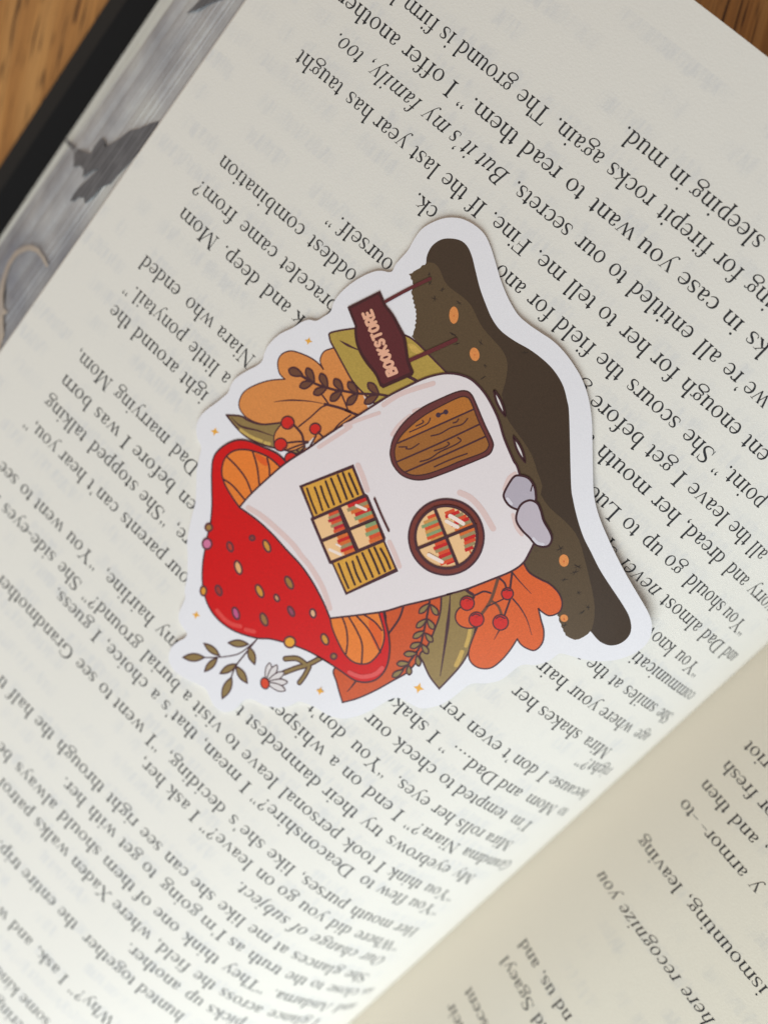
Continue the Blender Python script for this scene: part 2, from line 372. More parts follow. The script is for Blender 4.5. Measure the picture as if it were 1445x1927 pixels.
def build(ch):
    g = G(); c = ch
    if c == 'a':
        g.dot(92, 342, 38); g.curve([(78, 350, 40), (120, 405, 40), (200, 426, 30), (272, 400, 56), (300, 320, T), (300, 200, T), (300, 100, T), (322, 38, 60), (375, 28, 34), (428, 62, 18)], 4)
        g.curve([(300, 268, 26), (190, 232, 34), (98, 176, 62), (76, 100, 80), (120, 32, 50), (190, 24, 40), (300, 96, 24)], 4)
    elif c == 'b': g.stem(118, 30, 690); g.flag(118, 680); bowlR(g, 118)
    elif c == 'c': g.dot(352, 346, 38); g.curve([(378, 340, 34), (335, 400, 40), (245, 425, 32), (140, 385, 62), (82, 300, 80), (72, 205, 84), (118, 75, 72), (220, 18, 52), (320, 36, 34), (408, 104, 20)], 4)
    elif c == 'd': g.stem(382, 40, 690); g.flag(382, 680); bowlL(g, 382); g.poly([(342, 60), (422, 80), (422, 34), (492, 22), (492, 6), (342, -12)])
    elif c == 'e':
        g.curve([(70, 258, 26), (388, 258, 26)]); g.curve([(392, 262, 30), (368, 352, 60), (272, 424, 34), (150, 388, 60), (82, 295, 78), (70, 205, 84), (118, 75, 74), (220, 18, 52), (322, 34, 34), (412, 108, 20)], 4)
    elif c == 'f': g.stem(132, 10, 520); g.serif(132, 0, 98); g.curve([(132, 500, T), (140, 600, 76), (190, 665, 46), (255, 680, 34), (310, 652, 34)], 4); g.dot(322, 630, 38); g.poly([(30, 408), (282, 408), (282, 440), (30, 440)])
    elif c == 'g':
        g.ring(210, 300, 158, 142, 74, 28, .2, 18); g.curve([(322, 372, 28), (380, 420, 34), (430, 412, 40)], 3); g.dot(440, 404, 28)
        g.curve([(150, 180, 28), (92, 130, 36), (116, 76, 58), (230, 52, 66), (350, 40, 70), (424, -20, 62), (408, -120, 44), (300, -192, 34), (170, -200, 36), (60, -155, 52), (38, -85, 60), (90, -15, 40), (160, 30, 26)], 4)
    elif c == 'h': g.stem(112, 10, 690); g.flag(112, 680); g.serif(112, 0); arch(g, 112, 382); g.serif(382, 0)
    elif c == 'i': g.stem(140, 10, XH - 10); g.flag(140, XH); g.serif(140, 0, 100); g.dot(135, 610, 48)
    elif c == 'j': g.stem(150, -60, XH - 10); g.flag(150, XH); g.dot(145, 610, 48); g.curve([(150, -40, T), (140, -130, 60), (90, -195, 36), (20, -180, 30)], 4)
    elif c == 'k':
        g.stem(112, 10, 690); g.flag(112, 680); g.serif(112, 0); g.curve([(150, 200, 30), (380, 428, 30)]); g.poly([(300, 440), (470, 440), (470, 424), (300, 424)])
        g.curve([(205, 262, 60), (300, 160, 84), (420, 20, 84)]); g.serif(425, 0, 88, 1, 60)
    elif c == 'l': g.stem(140, 10, 690); g.flag(140, 680); g.serif(140, 0, 100)
    elif c in 'mn':
        g.stem(112, 10, XH - 10); g.flag(112, XH); g.serif(112, 0); arch(g, 112, 382); g.serif(382, 0, 90)
        if c == 'm': arch(g, 382, 655); g.serif(655, 0, 92)
    elif c == 'o': g.ring(250, 215, 215, 232)
    elif c == 'p': g.stem(118, -205, XH - 20); g.flag(118, XH); g.serif(118, -215); bowlR(g, 118)
    elif c == 'q': g.stem(382, -205, XH - 10); bowlL(g, 382); g.serif(382, -215)
    elif c == 'r': g.stem(112, 10, XH - 10); g.flag(112, XH); g.serif(112, 0, 98); g.curve([(112, 310, 26), (175, 395, 40), (240, 422, 46), (290, 400, 40)], 4); g.dot(300, 388, 40)
    elif c == 's':
        g.curve([(322, 318, 22), (312, 385, 30), (265, 420, 30), (180, 424, 36), (100, 385, 58), (92, 315, 74), (170, 245, 84), (268, 190, 84), (325, 118, 72), (300, 42, 54), (200, 14, 34), (110, 22, 30), (62, 60, 30), (50, 128, 22)], 4)
    elif c == 't': g.curve([(128, 540, 14), (128, 440, T), (128, 200, T), (132, 90, T), (160, 32, 54), (212, 24, 36), (268, 60, 20)], 3); g.poly([(22, 410), (255, 410), (255, 440), (22, 440)]); g.poly([(22, 428), (88, 440), (128, 560), (128, 428)])
    elif c == 'u':
        g.flag(112, XH); g.curve([(112, 428, T), (112, 220, T), (114, 110, T), (150, 38, 60), (220, 22, 44), (310, 50, 32), (384, 110, 24)], 4); g.stem(384, 40, XH - 8); g.flag(384, XH); g.poly([(344, 60), (424, 80), (424, 34), (494, 22), (494, 6), (344, -12)])
    elif c == 'v': g.curve([(75, 432, 84), (255, 0, 60)]); g.curve([(255, 8, 34), (412, 432, 28)]); g.poly([(8, 440), (185, 440), (185, 424), (8, 424)]); g.poly([(330, 440), (490, 440), (490, 424), (330, 424)])
    elif c == 'w':
        g.curve([(75, 432, 84), (240, 0, 60)]); g.curve([(240, 8, 34), (370, 400, 28)]); g.curve([(330, 432, 84), (500, 0, 60)]); g.curve([(500, 8, 34), (640, 432, 28)])
        g.poly([(8, 440), (180, 440), (180, 424), (8, 424)]); g.poly([(270, 440), (420, 440), (420, 424), (270, 424)]); g.poly([(560, 440), (712, 440), (712, 424), (560, 424)])
    elif c == 'x': g.curve([(90, 432, 84), (405, 10, 84)]); g.curve([(90, 10, 28), (400, 432, 28)]); [g.poly([(a, y), (b, y), (b, y + 16), (a, y + 16)]) for a, b, y in ((12, 190, 424), (310, 480, 424), (12, 170, 0), (310, 492, 0))]
    elif c == 'y': g.curve([(80, 432, 84), (262, 10, 60)]); g.curve([(412, 432, 28), (270, 30, 34), (200, -130, 30), (130, -200, 34), (60, -190, 44)], 4); g.dot(62, -180, 38); g.poly([(8, 440), (185, 440), (185, 424), (8, 424)]); g.poly([(330, 440), (490, 440), (490, 424), (330, 424)])
    elif c == 'z': g.poly([(45, 440), (400, 440), (400, 408), (45, 408)]); g.poly([(35, 0), (405, 0), (405, 32), (35, 32)]); g.curve([(350, 425, 74), (85, 18, 74)]); g.poly([(45, 440), (45, 330), (62, 330), (80, 408)]); g.poly([(405, 0), (415, 115), (398, 115), (370, 32)])
    elif c == 'A': g.curve([(355, 660, 60), (600, 10, 92)]); g.curve([(345, 640, 34), (115, 10, 30)]); g.curve([(200, 235, 28), (520, 235, 28)]); g.serif(115, 0, 100, 1, 24); g.serif(600, 0, 115, 1, 80)
    elif c in 'BDPR':
        g.stem(165, 10, 650, 92); g.serif(165, 0, 130, 1, 92); g.serif(165, 660, 130, -1, 92)
        if c == 'D': g.curve([(165, 642, 32), (380, 640, 36), (560, 560, 70), (645, 400, 96), (640, 250, 96), (540, 90, 70), (380, 18, 36), (165, 16, 32)], 4)
        else:
            g.curve([(165, 642, 32), (330, 640, 38), (470, 590, 74), (505, 490, 92), (450, 390, 70), (330, 345, 34), (165, 340, 28)], 4)
            if c == 'B': g.curve([(330, 345, 28), (480, 325, 54), (575, 220, 96), (545, 80, 76), (400, 18, 36), (165, 16, 32)], 4)
            if c == 'R': g.curve([(330, 340, 60), (430, 220, 88), (590, 30, 88)]); g.serif(600, 0, 80, 1, 50)
    elif c in 'CG':
        g.curve([(595, 470, 18), (560, 580, 30), (460, 650, 34), (340, 652, 44), (170, 570, 78), (85, 420, 98), (85, 250, 98), (170, 90, 78), (330, 10, 44), (480, 20, 36), (620, 130, 24)], 4); g.poly([(585, 660), (605, 660), (605, 460), (588, 460)])
        if c == 'G': g.stem(580, 20, 280, 90); g.serif(580, 290, 110, -1, 90)
    elif c in 'EFL':
        g.stem(160, 10, 650, 92); g.serif(160, 0, 130, 1, 92)
        if c != 'L': g.poly([(30, 660), (535, 660), (535, 628), (30, 628)]); g.poly([(535, 660), (545, 510), (525, 510), (470, 628)]); g.poly([(200, 350), (430, 350), (430, 322), (200, 322)]); g.poly([(430, 430), (445, 430), (445, 240), (430, 240)])
        else: g.serif(160, 660, 130, -1, 92)
        if c in 'EL': g.poly([(30, 0), (560, 0), (560, 32), (30, 32)]); g.poly([(560, 0), (590, 180), (570, 180), (480, 32)])
    elif c in 'HN':
        if c == 'H': [(g.stem(x, 10, 650, 92), g.serif(x, 0, 120, 1, 92), g.serif(x, 660, 120, -1, 92)) for x in (155, 565)]; g.poly([(155, 355), (565, 355), (565, 322), (155, 322)])
        else:
            g.stem(130, 10, 640, 32); g.serif(130, 0, 105, 1, 32); g.curve([(120, 645, 100), (600, 10, 80)]); g.stem(600, 0, 650, 34); g.serif(600, 660, 105, -1, 34); g.poly([(10, 660), (190, 660), (150, 640), (10, 642)])
    elif c == 'I': g.stem(165, 10, 650, 94); g.serif(165, 0, 135, 1, 94); g.serif(165, 660, 135, -1, 94)
    elif c == 'M':
        g.stem(130, 10, 640, 32); g.serif(130, 0, 105, 1, 32); g.curve([(150, 645, 100), (445, 20, 80)]); g.curve([(445, 20, 34), (720, 645, 34)]); g.stem(735, 10, 650, 94); g.serif(735, 0, 130, 1, 94); g.serif(740, 660, 125, -1, 94); g.serif(120, 660, 95, -1, 40)
    elif c == 'O': g.ring(361, 330, 325, 345, 100, 36)
    elif c == 'S':
        g.curve([(455, 470, 20), (430, 590, 30), (350, 645, 36), (230, 640, 50), (120, 560, 78), (130, 450, 92), (240, 370, 100), (380, 290, 100), (470, 180, 86), (420, 60, 60), (290, 12, 38), (150, 30, 34), (80, 110, 28), (62, 205, 20)], 4)
        g.poly([(445, 660), (465, 660), (465, 460), (448, 460)]); g.poly([(52, 0), (72, 0), (70, 210), (50, 210)])
    elif c == 'T': g.stem(305, 10, 650, 94); g.serif(305, 0, 130, 1, 94); g.poly([(20, 660), (590, 660), (590, 626), (20, 626)]); g.poly([(20, 660), (10, 500), (28, 500), (80, 626)]); g.poly([(590, 660), (600, 500), (582, 500), (530, 626)])
    elif c in 'WVXY':
        if c == 'W':
            g.curve([(120, 650, 96), (320, 10, 60)]); g.curve([(320, 10, 32), (520, 640, 30)]); g.curve([(450, 650, 96), (650, 10, 60)]); g.curve([(650, 10, 32), (850, 650, 30)])
            for x in (120, 450, 850): g.serif(x, 660, 110, -1, 60)
        if c == 'V': g.curve([(120, 650, 96), (370, 0, 60)]); g.curve([(370, 0, 32), (600, 650, 30)]); g.serif(120, 660, 110, -1, 60); g.serif(600, 660, 105, -1, 30)
        if c == 'X': g.curve([(130, 650, 96), (590, 10, 96)]); g.curve([(120, 10, 30), (590, 650, 30)]); [g.serif(x, y, 110, u, 50) for x, y, u in ((130, 660, -1), (590, 660, -1), (590, 0, 1), (120, 0, 1))]
        if c == 'Y': g.stem(370, 10, 320, 92); g.serif(370, 0, 125, 1, 92); g.curve([(130, 650, 94), (375, 290, 80)]); g.curve([(600, 650, 32), (390, 300, 40)]); g.serif(130, 660, 115, -1, 60); g.serif(605, 660, 105, -1, 30)
    elif c == '.': g.dot(125, 38, 50)
    elif c == ',': g.dot(125, 38, 50); g.curve([(150, 40, 50), (158, -30, 34), (100, -120, 14)], 4)
    elif c == "'": g.dot(150, 620, 46); g.curve([(172, 620, 46), (178, 550, 32), (128, 480, 14)], 4)
    elif c in '”':
        for d in (60, 250): g.dot(d + 60, 620, 46); g.curve([(d + 82, 620, 46), (d + 88, 550, 32), (d + 38, 480, 14)], 4)
    elif c == '"':
        for d in (60, 250): g.dot(d + 60, 530, 46); g.curve([(d + 38, 530, 46), (d + 32, 600, 32), (d + 82, 670, 14)], 4)
    elif c == '?': g.dot(200, 38, 50); g.dot(110, 520, 40); g.curve([(85, 530, 30), (130, 625, 34), (220, 655, 40), (320, 600, 76), (330, 490, 86), (250, 370, 60), (205, 270, 34), (200, 170, 26)], 4)
    elif c == '-': g.poly([(40, 195), (290, 195), (290, 245), (40, 245)])
    elif c == '—': g.poly([(30, 205), (970, 205), (970, 238), (30, 238)])
    return np.array(g.v, float).reshape(-1, 2), np.array(g.f, int).reshape(-1, 3)
CACHE = {}
def glyph(c):
    if c not in CACHE: CACHE[c] = build(c)
    return CACHE[c]
FS = .3965; SQ = .975
def text_line(surf, words, q, parent, italic=(), fs=FS, lift=.0022, label=None, sq=None):
    sq = sq or SQ; wid = sq/SQ            # words: (text, start of the word along the line)
    VV, FF = [], []; n = 0
    for wi, (word, s0) in enumerate(words):
        x = 0; tot = sum(ADV[c] for c in word)
        for c in word:
            v, f = glyph(c)
            if len(v):
                v = v.copy()
                if wi in italic: v[:, 0] = v[:, 0]*.93 + (v[:, 1] - 100)*.22
                s = s0 + ((x + v[:, 0])*sq + tot*wid*(1 - SQ)/2)/1000*fs; qq = q - v[:, 1]/1000*fs
                VV.append(surf(s, qq, lift)); FF.append(f + n); n += len(v)
            x += ADV[c]
    o = mesh_obj('text_line', W(np.concatenate(VV)), np.concatenate(FF).tolist(), INK, parent)
    if label: o['label'] = label
    return o
OFF = .086                                # x-height centre to baseline
LINES = [
 (4, 'sleeping in mud.', [5.26, 6.66, 7.07], 1.01, -0.031),
 (3, 'ing for firepit rocks again. The ground is firm be', [4.58, 5.19, 5.75, 6.84, 7.8, 8.85, 9.57, 10.77, 11.12, 11.9], 0.995, 0.002),
 (2, 'ks in case you want to read them." I offer another', [4.16, 4.67, 5.12, 5.97, 6.7, 7.69, 8.16, 9.0, 10.26, 10.51, 11.45], 1.085, 0.006),
 (1, "we're all entitled to our secrets. But it's my family, too.", [3.59, 4.58, 5.1, 6.39, 6.8, 7.45, 8.74, 9.39, 9.95, 10.55, 11.78], 0.993, 0.009),
 (0, 'ent enough for her to tell me. Fine. If the last year has taught', [3.0, 3.59, 4.87, 5.43, 6.07, 6.48, 7.09, 7.78, 8.7, 9.07, 9.66, 10.32, 11.09, 11.73], 1.004, -0.017),
 (-1, 'point." She scours the field for ano', [2.46, 3.62, 4.33, 5.45, 6.02, 6.84, 7.41], 0.99, -0.008),
 (-2, 'all the leave I get before g', [1.67, 2.15, 2.73, 3.69, 3.94, 4.54, 5.68], 1.013, -0.008),
 (-3, 'of worry and dread, her mouth t', [-0.0, 0.44, 1.51, 2.22, 3.31, 3.94, 5.08], 1.021, 0.028),
 (-4, '"You should go up to Luce', [0.56, 1.45, 2.62, 3.11, 3.62, 4.03], 0.974, 0.003),
 (-4, 'oddest combination', [9.61, 10.76], 1.005, 0.025),
 (-5, 'and Dad almost never sp', [0.02, 0.71, 1.47, 2.63, 3.62], 1.004, 0.028),
 (-5, 'bracelet came from?', [9.53, 10.91, 11.88], 1.013, -0.012),
 (-6, '"You know', [0.58, 1.54], 0.984, -0.001),
 (-6, 'k and deep. Mom', [9.84, 10.15, 10.87, 11.87], 1.045, -0.012),
 (-7, 'communicati', [0.01], 1.024, 0.062),
 (-8, 'She smiles at the r', [0.0, 0.69, 1.79, 2.17, 2.75], 0.983, 0.035),
 (-8, 'Niara who ended', [10.08, 11.04, 11.88], 0.989, -0.017),
 (-9, 'age where your hair', [0.03, 0.73, 1.78, 2.61], 1.014, 0.003),
 (-9, 'a little ponytail."', [10.21, 10.48, 11.29], 0.957, -0.018),
 (-10, 'Mira shakes her', [0.66, 1.57, 2.71], 1.011, -0.075),
 (-10, 'ight around the', [10.33, 11.05, 12.26], 1.002, 0.009),
 (-12, "because I don't even rem", [0.01, 1.41, 1.67, 2.6, 3.47], 1.023, -0.008),
 (-12, 'Dad marrying Mom,', [9.65, 10.39, 11.87], 0.952, 0.016),
 (-13, 'to Mom and Dad...." I shake', [0.04, 0.49, 1.53, 2.18, 3.55, 3.79], 1.031, -0.021),
 (-13, 'en before I was born', [9.26, 9.77, 10.94, 11.19, 11.95], 1.055, 0.008),
 (-14, "I'm tempted to check our", [0.67, 1.38, 2.73, 3.14, 4.16], 1.003, -0.019),
 (-14, 're, "She stopped talking', [8.95, 9.45, 10.3, 11.65], 0.996, 0.018),
 (-15, 'Mira rolls her eyes. "You don\'t', [0.61, 1.44, 2.21, 2.8, 3.71, 4.71], 0.972, -0.049),
 (-15, 'your parents can\'t hear you,"', [8.33, 9.11, 10.34, 11.21, 11.96], 0.984, -0.014),
 (-16, 'Grandma Niara?" I end on a whisper', [-0.01, 1.61, 2.99, 3.23, 3.94, 4.46, 4.75], 1.029, -0.013),
 (-17, 'My eyebrows try their damnedest t', [0.65, 1.34, 3.02, 3.59, 4.42, 6.26], 1.031, -0.004),
 (-17, 'my hairline, "You went to see', [7.92, 8.53, 9.96, 10.93, 11.8, 12.21], 1.002, 0.002),
 (-18, '"You think I took personal leave to visit a burial ground?" She side-eyes me', [0.62, 1.58, 2.5, 2.73, 3.53, 4.98, 5.91, 6.33, 7.11, 7.39, 8.42, 10.0, 10.7, 12.28], 0.996, -0.021),
 (-19, '"You flew to Deaconshire?" I mean, that\'s a choice, I guess.', [0.61, 1.57, 2.38, 2.84, 5.28, 5.51, 6.58, 7.56, 7.85, 9.11, 9.36], 1.01, 0.067),
 (-20, 'Her mouth purses, like she\'s deciding, "I went to see Grandmother', [0.63, 1.33, 2.45, 3.68, 4.38, 5.31, 6.92, 7.36, 8.23, 8.65, 9.27], 1.014, -0.081),
 (-21, '"Where did you go on leave?" I ask her,', [0.63, 1.97, 2.58, 3.28, 3.78, 4.29, 5.59, 5.83, 6.46], 1.003, -0.022),
 (-23, 'She glances at me like she can see right through the half tru', [0.62, 1.33, 2.65, 3.05, 3.65, 4.37, 5.02, 5.69, 6.32, 7.2, 8.58, 9.18, 9.92], 1.024, 0.002),
 (-25, 'and Andarna. "They think one of them should always be', [0.01, 0.72, 2.34, 3.48, 4.44, 5.14, 5.55, 6.46, 7.66, 8.94], 1.035, 0.033),
 (-26, 'I glance across the field, where Xaden walks patrol', [0.64, 0.89, 2.06, 3.17, 3.78, 4.71, 5.76, 6.89, 7.92], 1.006, 0.038),
 (-1, 'ck.', [9.24], 1.0, -0.001),
 (-3, 'yourself."', [9.05], 1.015, 0.002),
 (-11, 'right?"', [0.06], 1.02, 0.09),
 (-22, 'Our change of subject.', [0.66, 1.4, 2.64, 3.05], 1.006, 0.031),
 (-24, "as close to the truth as I'm going to get with her.", [-0.0, 0.45, 1.39, 1.81, 2.42, 3.3, 3.73, 4.37, 5.44, 5.86, 6.47, 7.31], 1.023, 0.042),
 (-27, 'picks up another.', [2.14, 3.1, 3.64], 1.02, 0.079),
 (-28, 'hunted together the entire trip.', [3.17, 4.34, 5.86, 6.45, 7.43], 1.013, 0.076),
 (-30, '"Why?" I ask, and we', [3.89, 5.3, 5.53, 6.28, 6.96], 1.009, 0.09),
 (-32, 'some kind', [4.97, 5.83], 0.948, 0.09),
 (-33, 'ering', [5.3], 0.997, 0.09)]
ITAL = {(1, "we're"): range(6, 99), (-5, 'and'): (3,), (-22, 'Our'): range(99)}
for k, txt, ws, wid, dq in LINES:
    ww = txt.split(' '); it = ITAL.get((k, ww[0]), ())
    # closing quotes look different from opening ones
    ww = [(w[:-1] + '”' if w.endswith('"') and len(w) > 1 else w) for w in ww]
    text_line(recto, list(zip(ww, ws)), k*.52 + OFF + dq, right_page, it, sq=SQ*wid)
VR = -3.5442; VM = 1.2455 - .15
for k, txt in ((0, 'a near riot'), (-1, 'looking for fresh'), (-2, 'wings, and then'), (-3, 'my armor—to'), (-5, 'dismounting, leaving'), (-7, 'where recognize you'), (-11, 'around us, and'), (-12, 'and Sgaeyl'), (-14, 'scent'), (-15, 'their')):
    if txt[:2] in ('a ', 'lo', 'wi', 'ar'): txt = {'a ': 'riot', 'lo': 'or fresh', 'wi': ', and then', 'ar': 'nd us, and'}[txt[:2]]
    if k == -12: txt = 'nd Sgaeyl'
    if k == -3: txt = 'y armor—to'
    if k == -5: txt = 'ismounting, leaving'
    if k == -7: txt = 'here recognize you'
    adv = lambda s: sum(ADV.get(c, 250) for c in s)/1000*FS*.9
    words = []; i = 0
    for w in txt.split(' '):
        words.append((w, VM + adv(txt[i:]))); i += len(w) + 1
    # the left page runs away from the crease: mirror s
    L = [(w, -s) for w, s in words]
    text_line(lambda s, q, h: verso(-s, q, h), L, VR + k*.52 + OFF, left_page, range(9) if k == -7 else (), FS*.9)

# ------------------------------------------------------------------ the sticker
SX = np.arange(1.0, 10.2, .16)
SZ = .76*np.interp(SX, _x, _z) + .055
def zst(x): return np.interp(x, SX, SZ)
def unflat(a): return [(a[i]/1000, a[i + 1]/1000) for i in range(0, len(a), 2)]
def curve_through(P, corners, closed):
    # smooth curve through the control points, sharp at the listed corners
    N = len(P); cs = set(corners); out = []
    if N < 3: return list(P)
    for i in range(N if closed else N - 1):
        i2 = (i + 1) % N; p1, p2 = P[i], P[i2]
        p0 = P[i - 1] if (closed or i > 0) else p1; p3 = P[(i + 2) % N] if (closed or i + 2 < N) else p2
        if i in cs: p0 = p1
        if i2 in cs: p3 = p2
        if i in cs and i2 in cs: out.append(p1); continue
        m = max(2, min(7, int(math.hypot(p1[0] - p2[0], p1[1] - p2[1])/.022) + 1))
        for j in range(m):
            t = j/m
            out.append(tuple(.5*(2*b + (c - a)*t + (2*a - 5*b + 4*c - d)*t*t + (3*b - a - 3*c + d)*t**3) for a, b, c, d in zip(p0, p1, p2, p3)))
    if not closed: out.append(P[-1])
    return out
PRINT = {
 'logdark': rgb(66, 50, 38), 'logfront': rgb(90, 71, 50), 'tick': rgb(50, 38, 32), 'knot': rgb(226, 142, 78), 'knotdot': rgb(205, 100, 50),
 'peach': rgb(222, 140, 74), 'gold': rgb(182, 152, 72), 'goldhi': rgb(208, 170, 88), 'olive': rgb(146, 120, 74), 'olivehi': rgb(205, 172, 96),
 'olive2': rgb(150, 124, 74), 'olivehi2': rgb(205, 168, 90), 'cream2': rgb(228, 220, 222), 'berry': rgb(212, 34, 28), 'rust': rgb(208, 84, 36),
 'maple': rgb(222, 96, 40), 'petal': rgb(226, 218, 220), 'daisyc': rgb(222, 68, 34), 'red': rgb(212, 6, 12), 'gill': rgb(236, 128, 50),
 'gilldk': rgb(228, 96, 36), 'redhi': rgb(228, 70, 66), 'redhi2': rgb(228, 84, 84), 'wall': rgb(232, 222, 226), 'blush': rgb(226, 198, 196),
 'frame': rgb(106, 50, 50), 'frame2': rgb(122, 54, 46), 'wood': rgb(160, 100, 46), 'woodhi': rgb(184, 112, 46), 'knob': rgb(66, 42, 62),
 'shutter': rgb(224, 164, 66), 'pane': rgb(242, 196, 146), 'glint': rgb(246, 226, 216), 'stone': rgb(184, 174, 188), 'stone2': rgb(196, 184, 196),
 'stonehi': rgb(216, 210, 222), 'sign': rgb(92, 32, 40), 'lettering': rgb(238, 178, 150), 'star': rgb(238, 172, 62), 'vinyl': rgb(236, 233, 240)}
PM = {}
def pmat(c):
    if c in PM: return PM[c]
    col = PRINT[c] if c in PRINT else rgb(*c)
    t = NT('print_' + (c if isinstance(c, str) else 'colour')); o = t.obj(); g = t.noise(o, 5200, 3, .7); b = t.noise(o, 160, 2)
    k = .16 if sum(col[:3]) < 1.2 else .035
    a = t.mix(t.ramp(g, ((.35, 0.0), (.68, 1.0))), tuple(v*(1 - k) for v in col[:3]) + (1,), tuple(min(1, v*(1 + k)) for v in col[:3]) + (1,))
    t.col(t.mix(t.math('MULTIPLY', b, .25), a, tuple(v*.9 for v in col[:3]) + (1,)))
    t.rough(.44, .38); t.bump(g, .00002, .35)
    PM[c] = t.m; return t.m
ST_STEP = .0006
def tri_fill(P):
    area = abs(sum(P[i - 1][0]*P[i][1] - P[i][0]*P[i - 1][1] for i in range(len(P))))/2
    best = None; rr = random.Random(1)
    for k in range(12):                    # the triangulator can trip over near-straight runs: nudge and retry
        j = 0 if k == 0 else 2e-4*k
        ts = [tuple(t) for t in tessellate_polygon([[Vector((x + rr.uniform(-j, j), y + rr.uniform(-j, j), 0)) for x, y in P]])]
        a = sum(abs((P[q][0] - P[p][0])*(P[r][1] - P[p][1]) - (P[r][0] - P[p][0])*(P[q][1] - P[p][1])) for p, q, r in ts)/2
        if best is None or abs(a - area) < best[0]: best = (abs(a - area), ts)
        if best[0] < area*.01: break
    if best[0] > area*.03: print('fill off by', best[0]/area, len(P))
    return best[1]
def tri_line(P, w, taper):
    P = np.array(P); n = len(P); closed = np.hypot(*(P[0] - P[-1])) < 1e-3
    d = np.diff(P, axis=0); ln = np.hypot(d[:, 0], d[:, 1]); d = d/(ln[:, None] + 1e-9)
    nn = np.stack([-d[:, 1], d[:, 0]], 1); N = np.zeros((n, 2))
    for i in range(n):
        a = nn[i - 1] if i else (nn[-1] if closed else nn[0]); b = nn[i] if i < n - 1 else (nn[0] if closed else nn[-1])
        m = a + b; L = np.hypot(*m)
        if L < .5: N[i] = b; continue
        m /= L; N[i] = m/max(.55, float(m @ b))
    cum = np.concatenate([[0], np.cumsum(ln)]); u = cum/(cum[-1] + 1e-9); wd = np.full(n, w/2)
    if taper > 0: wd = w/2*np.where(u > .35, 1 - (u - .35)/.65*.75, .25 + u/.35*.75) if taper == 1 else wd
    if taper < 0: wd = w/2*(1 - .7*u)
    V = np.concatenate([P + N*wd[:, None], P - N*wd[:, None]]).tolist(); F = []
    for i in range(n - 1): F += [(i, n + i, n + i + 1), (i, n + i + 1, i + 1)]
    if not closed and n > 1:
        for e, s in ((0, -1), (n - 1, 1)):
            c = P[e]; dd = d[0] if e == 0 else d[-1]; r = wd[e]; nv = np.array([-dd[1], dd[0]]); b = len(V)
            V += [(c + nv*r*math.cos(a) + dd*s*r*math.sin(a)).tolist() for a in np.linspace(0, math.pi, 6)]
            for i in range(1, 5): F.append((b, b + i, b + i + 1))
    return V, F
sticker = empty('mushroom_house_sticker')
tag(sticker, 'die-cut white vinyl sticker of a red mushroom bookstore on a log, lying on the page', 'sticker')
def cut_mesh(name, V, F, M, Zoff, mats, parent):
    bm = bmesh.new(); zl = bm.verts.layers.float.new('zo')
    bv = []
    for (x, y), zo in zip(V, Zoff):
        v = bm.verts.new((x, y, 0)); v[zl] = zo; bv.append(v)
    for f, m in zip(F, M):
        try:
            fc = bm.faces.new([bv[i] for i in f]); fc.material_index = m
        except ValueError: pass
    xs = [v[0] for v in V]
    for p in SX:
        if min(xs) < p < min(max(xs), 8.3):
            bmesh.ops.bisect_plane(bm, geom=bm.verts[:] + bm.edges[:] + bm.faces[:], plane_co=(p, 0, 0), plane_no=(1, 0, 0), dist=1e-6)
    for v in bm.verts: v.co.z = float(zst(v.co.x)) + v[zl]
    for f in bm.faces:
        f.normal_update()
        if f.normal.z < 0: f.normal_flip()
    bm.verts.index_update(); Vw = W([tuple(v.co) for v in bm.verts])
    for v, w in zip(bm.verts, Vw): v.co = Vector(w)
    me = bpy.data.meshes.new(name); bm.to_mesh(me); bm.free()
    for m in mats: me.materials.append(m)
    o = bpy.data.objects.new(name, me); scn.collection.objects.link(o); o.parent = parent
    return o
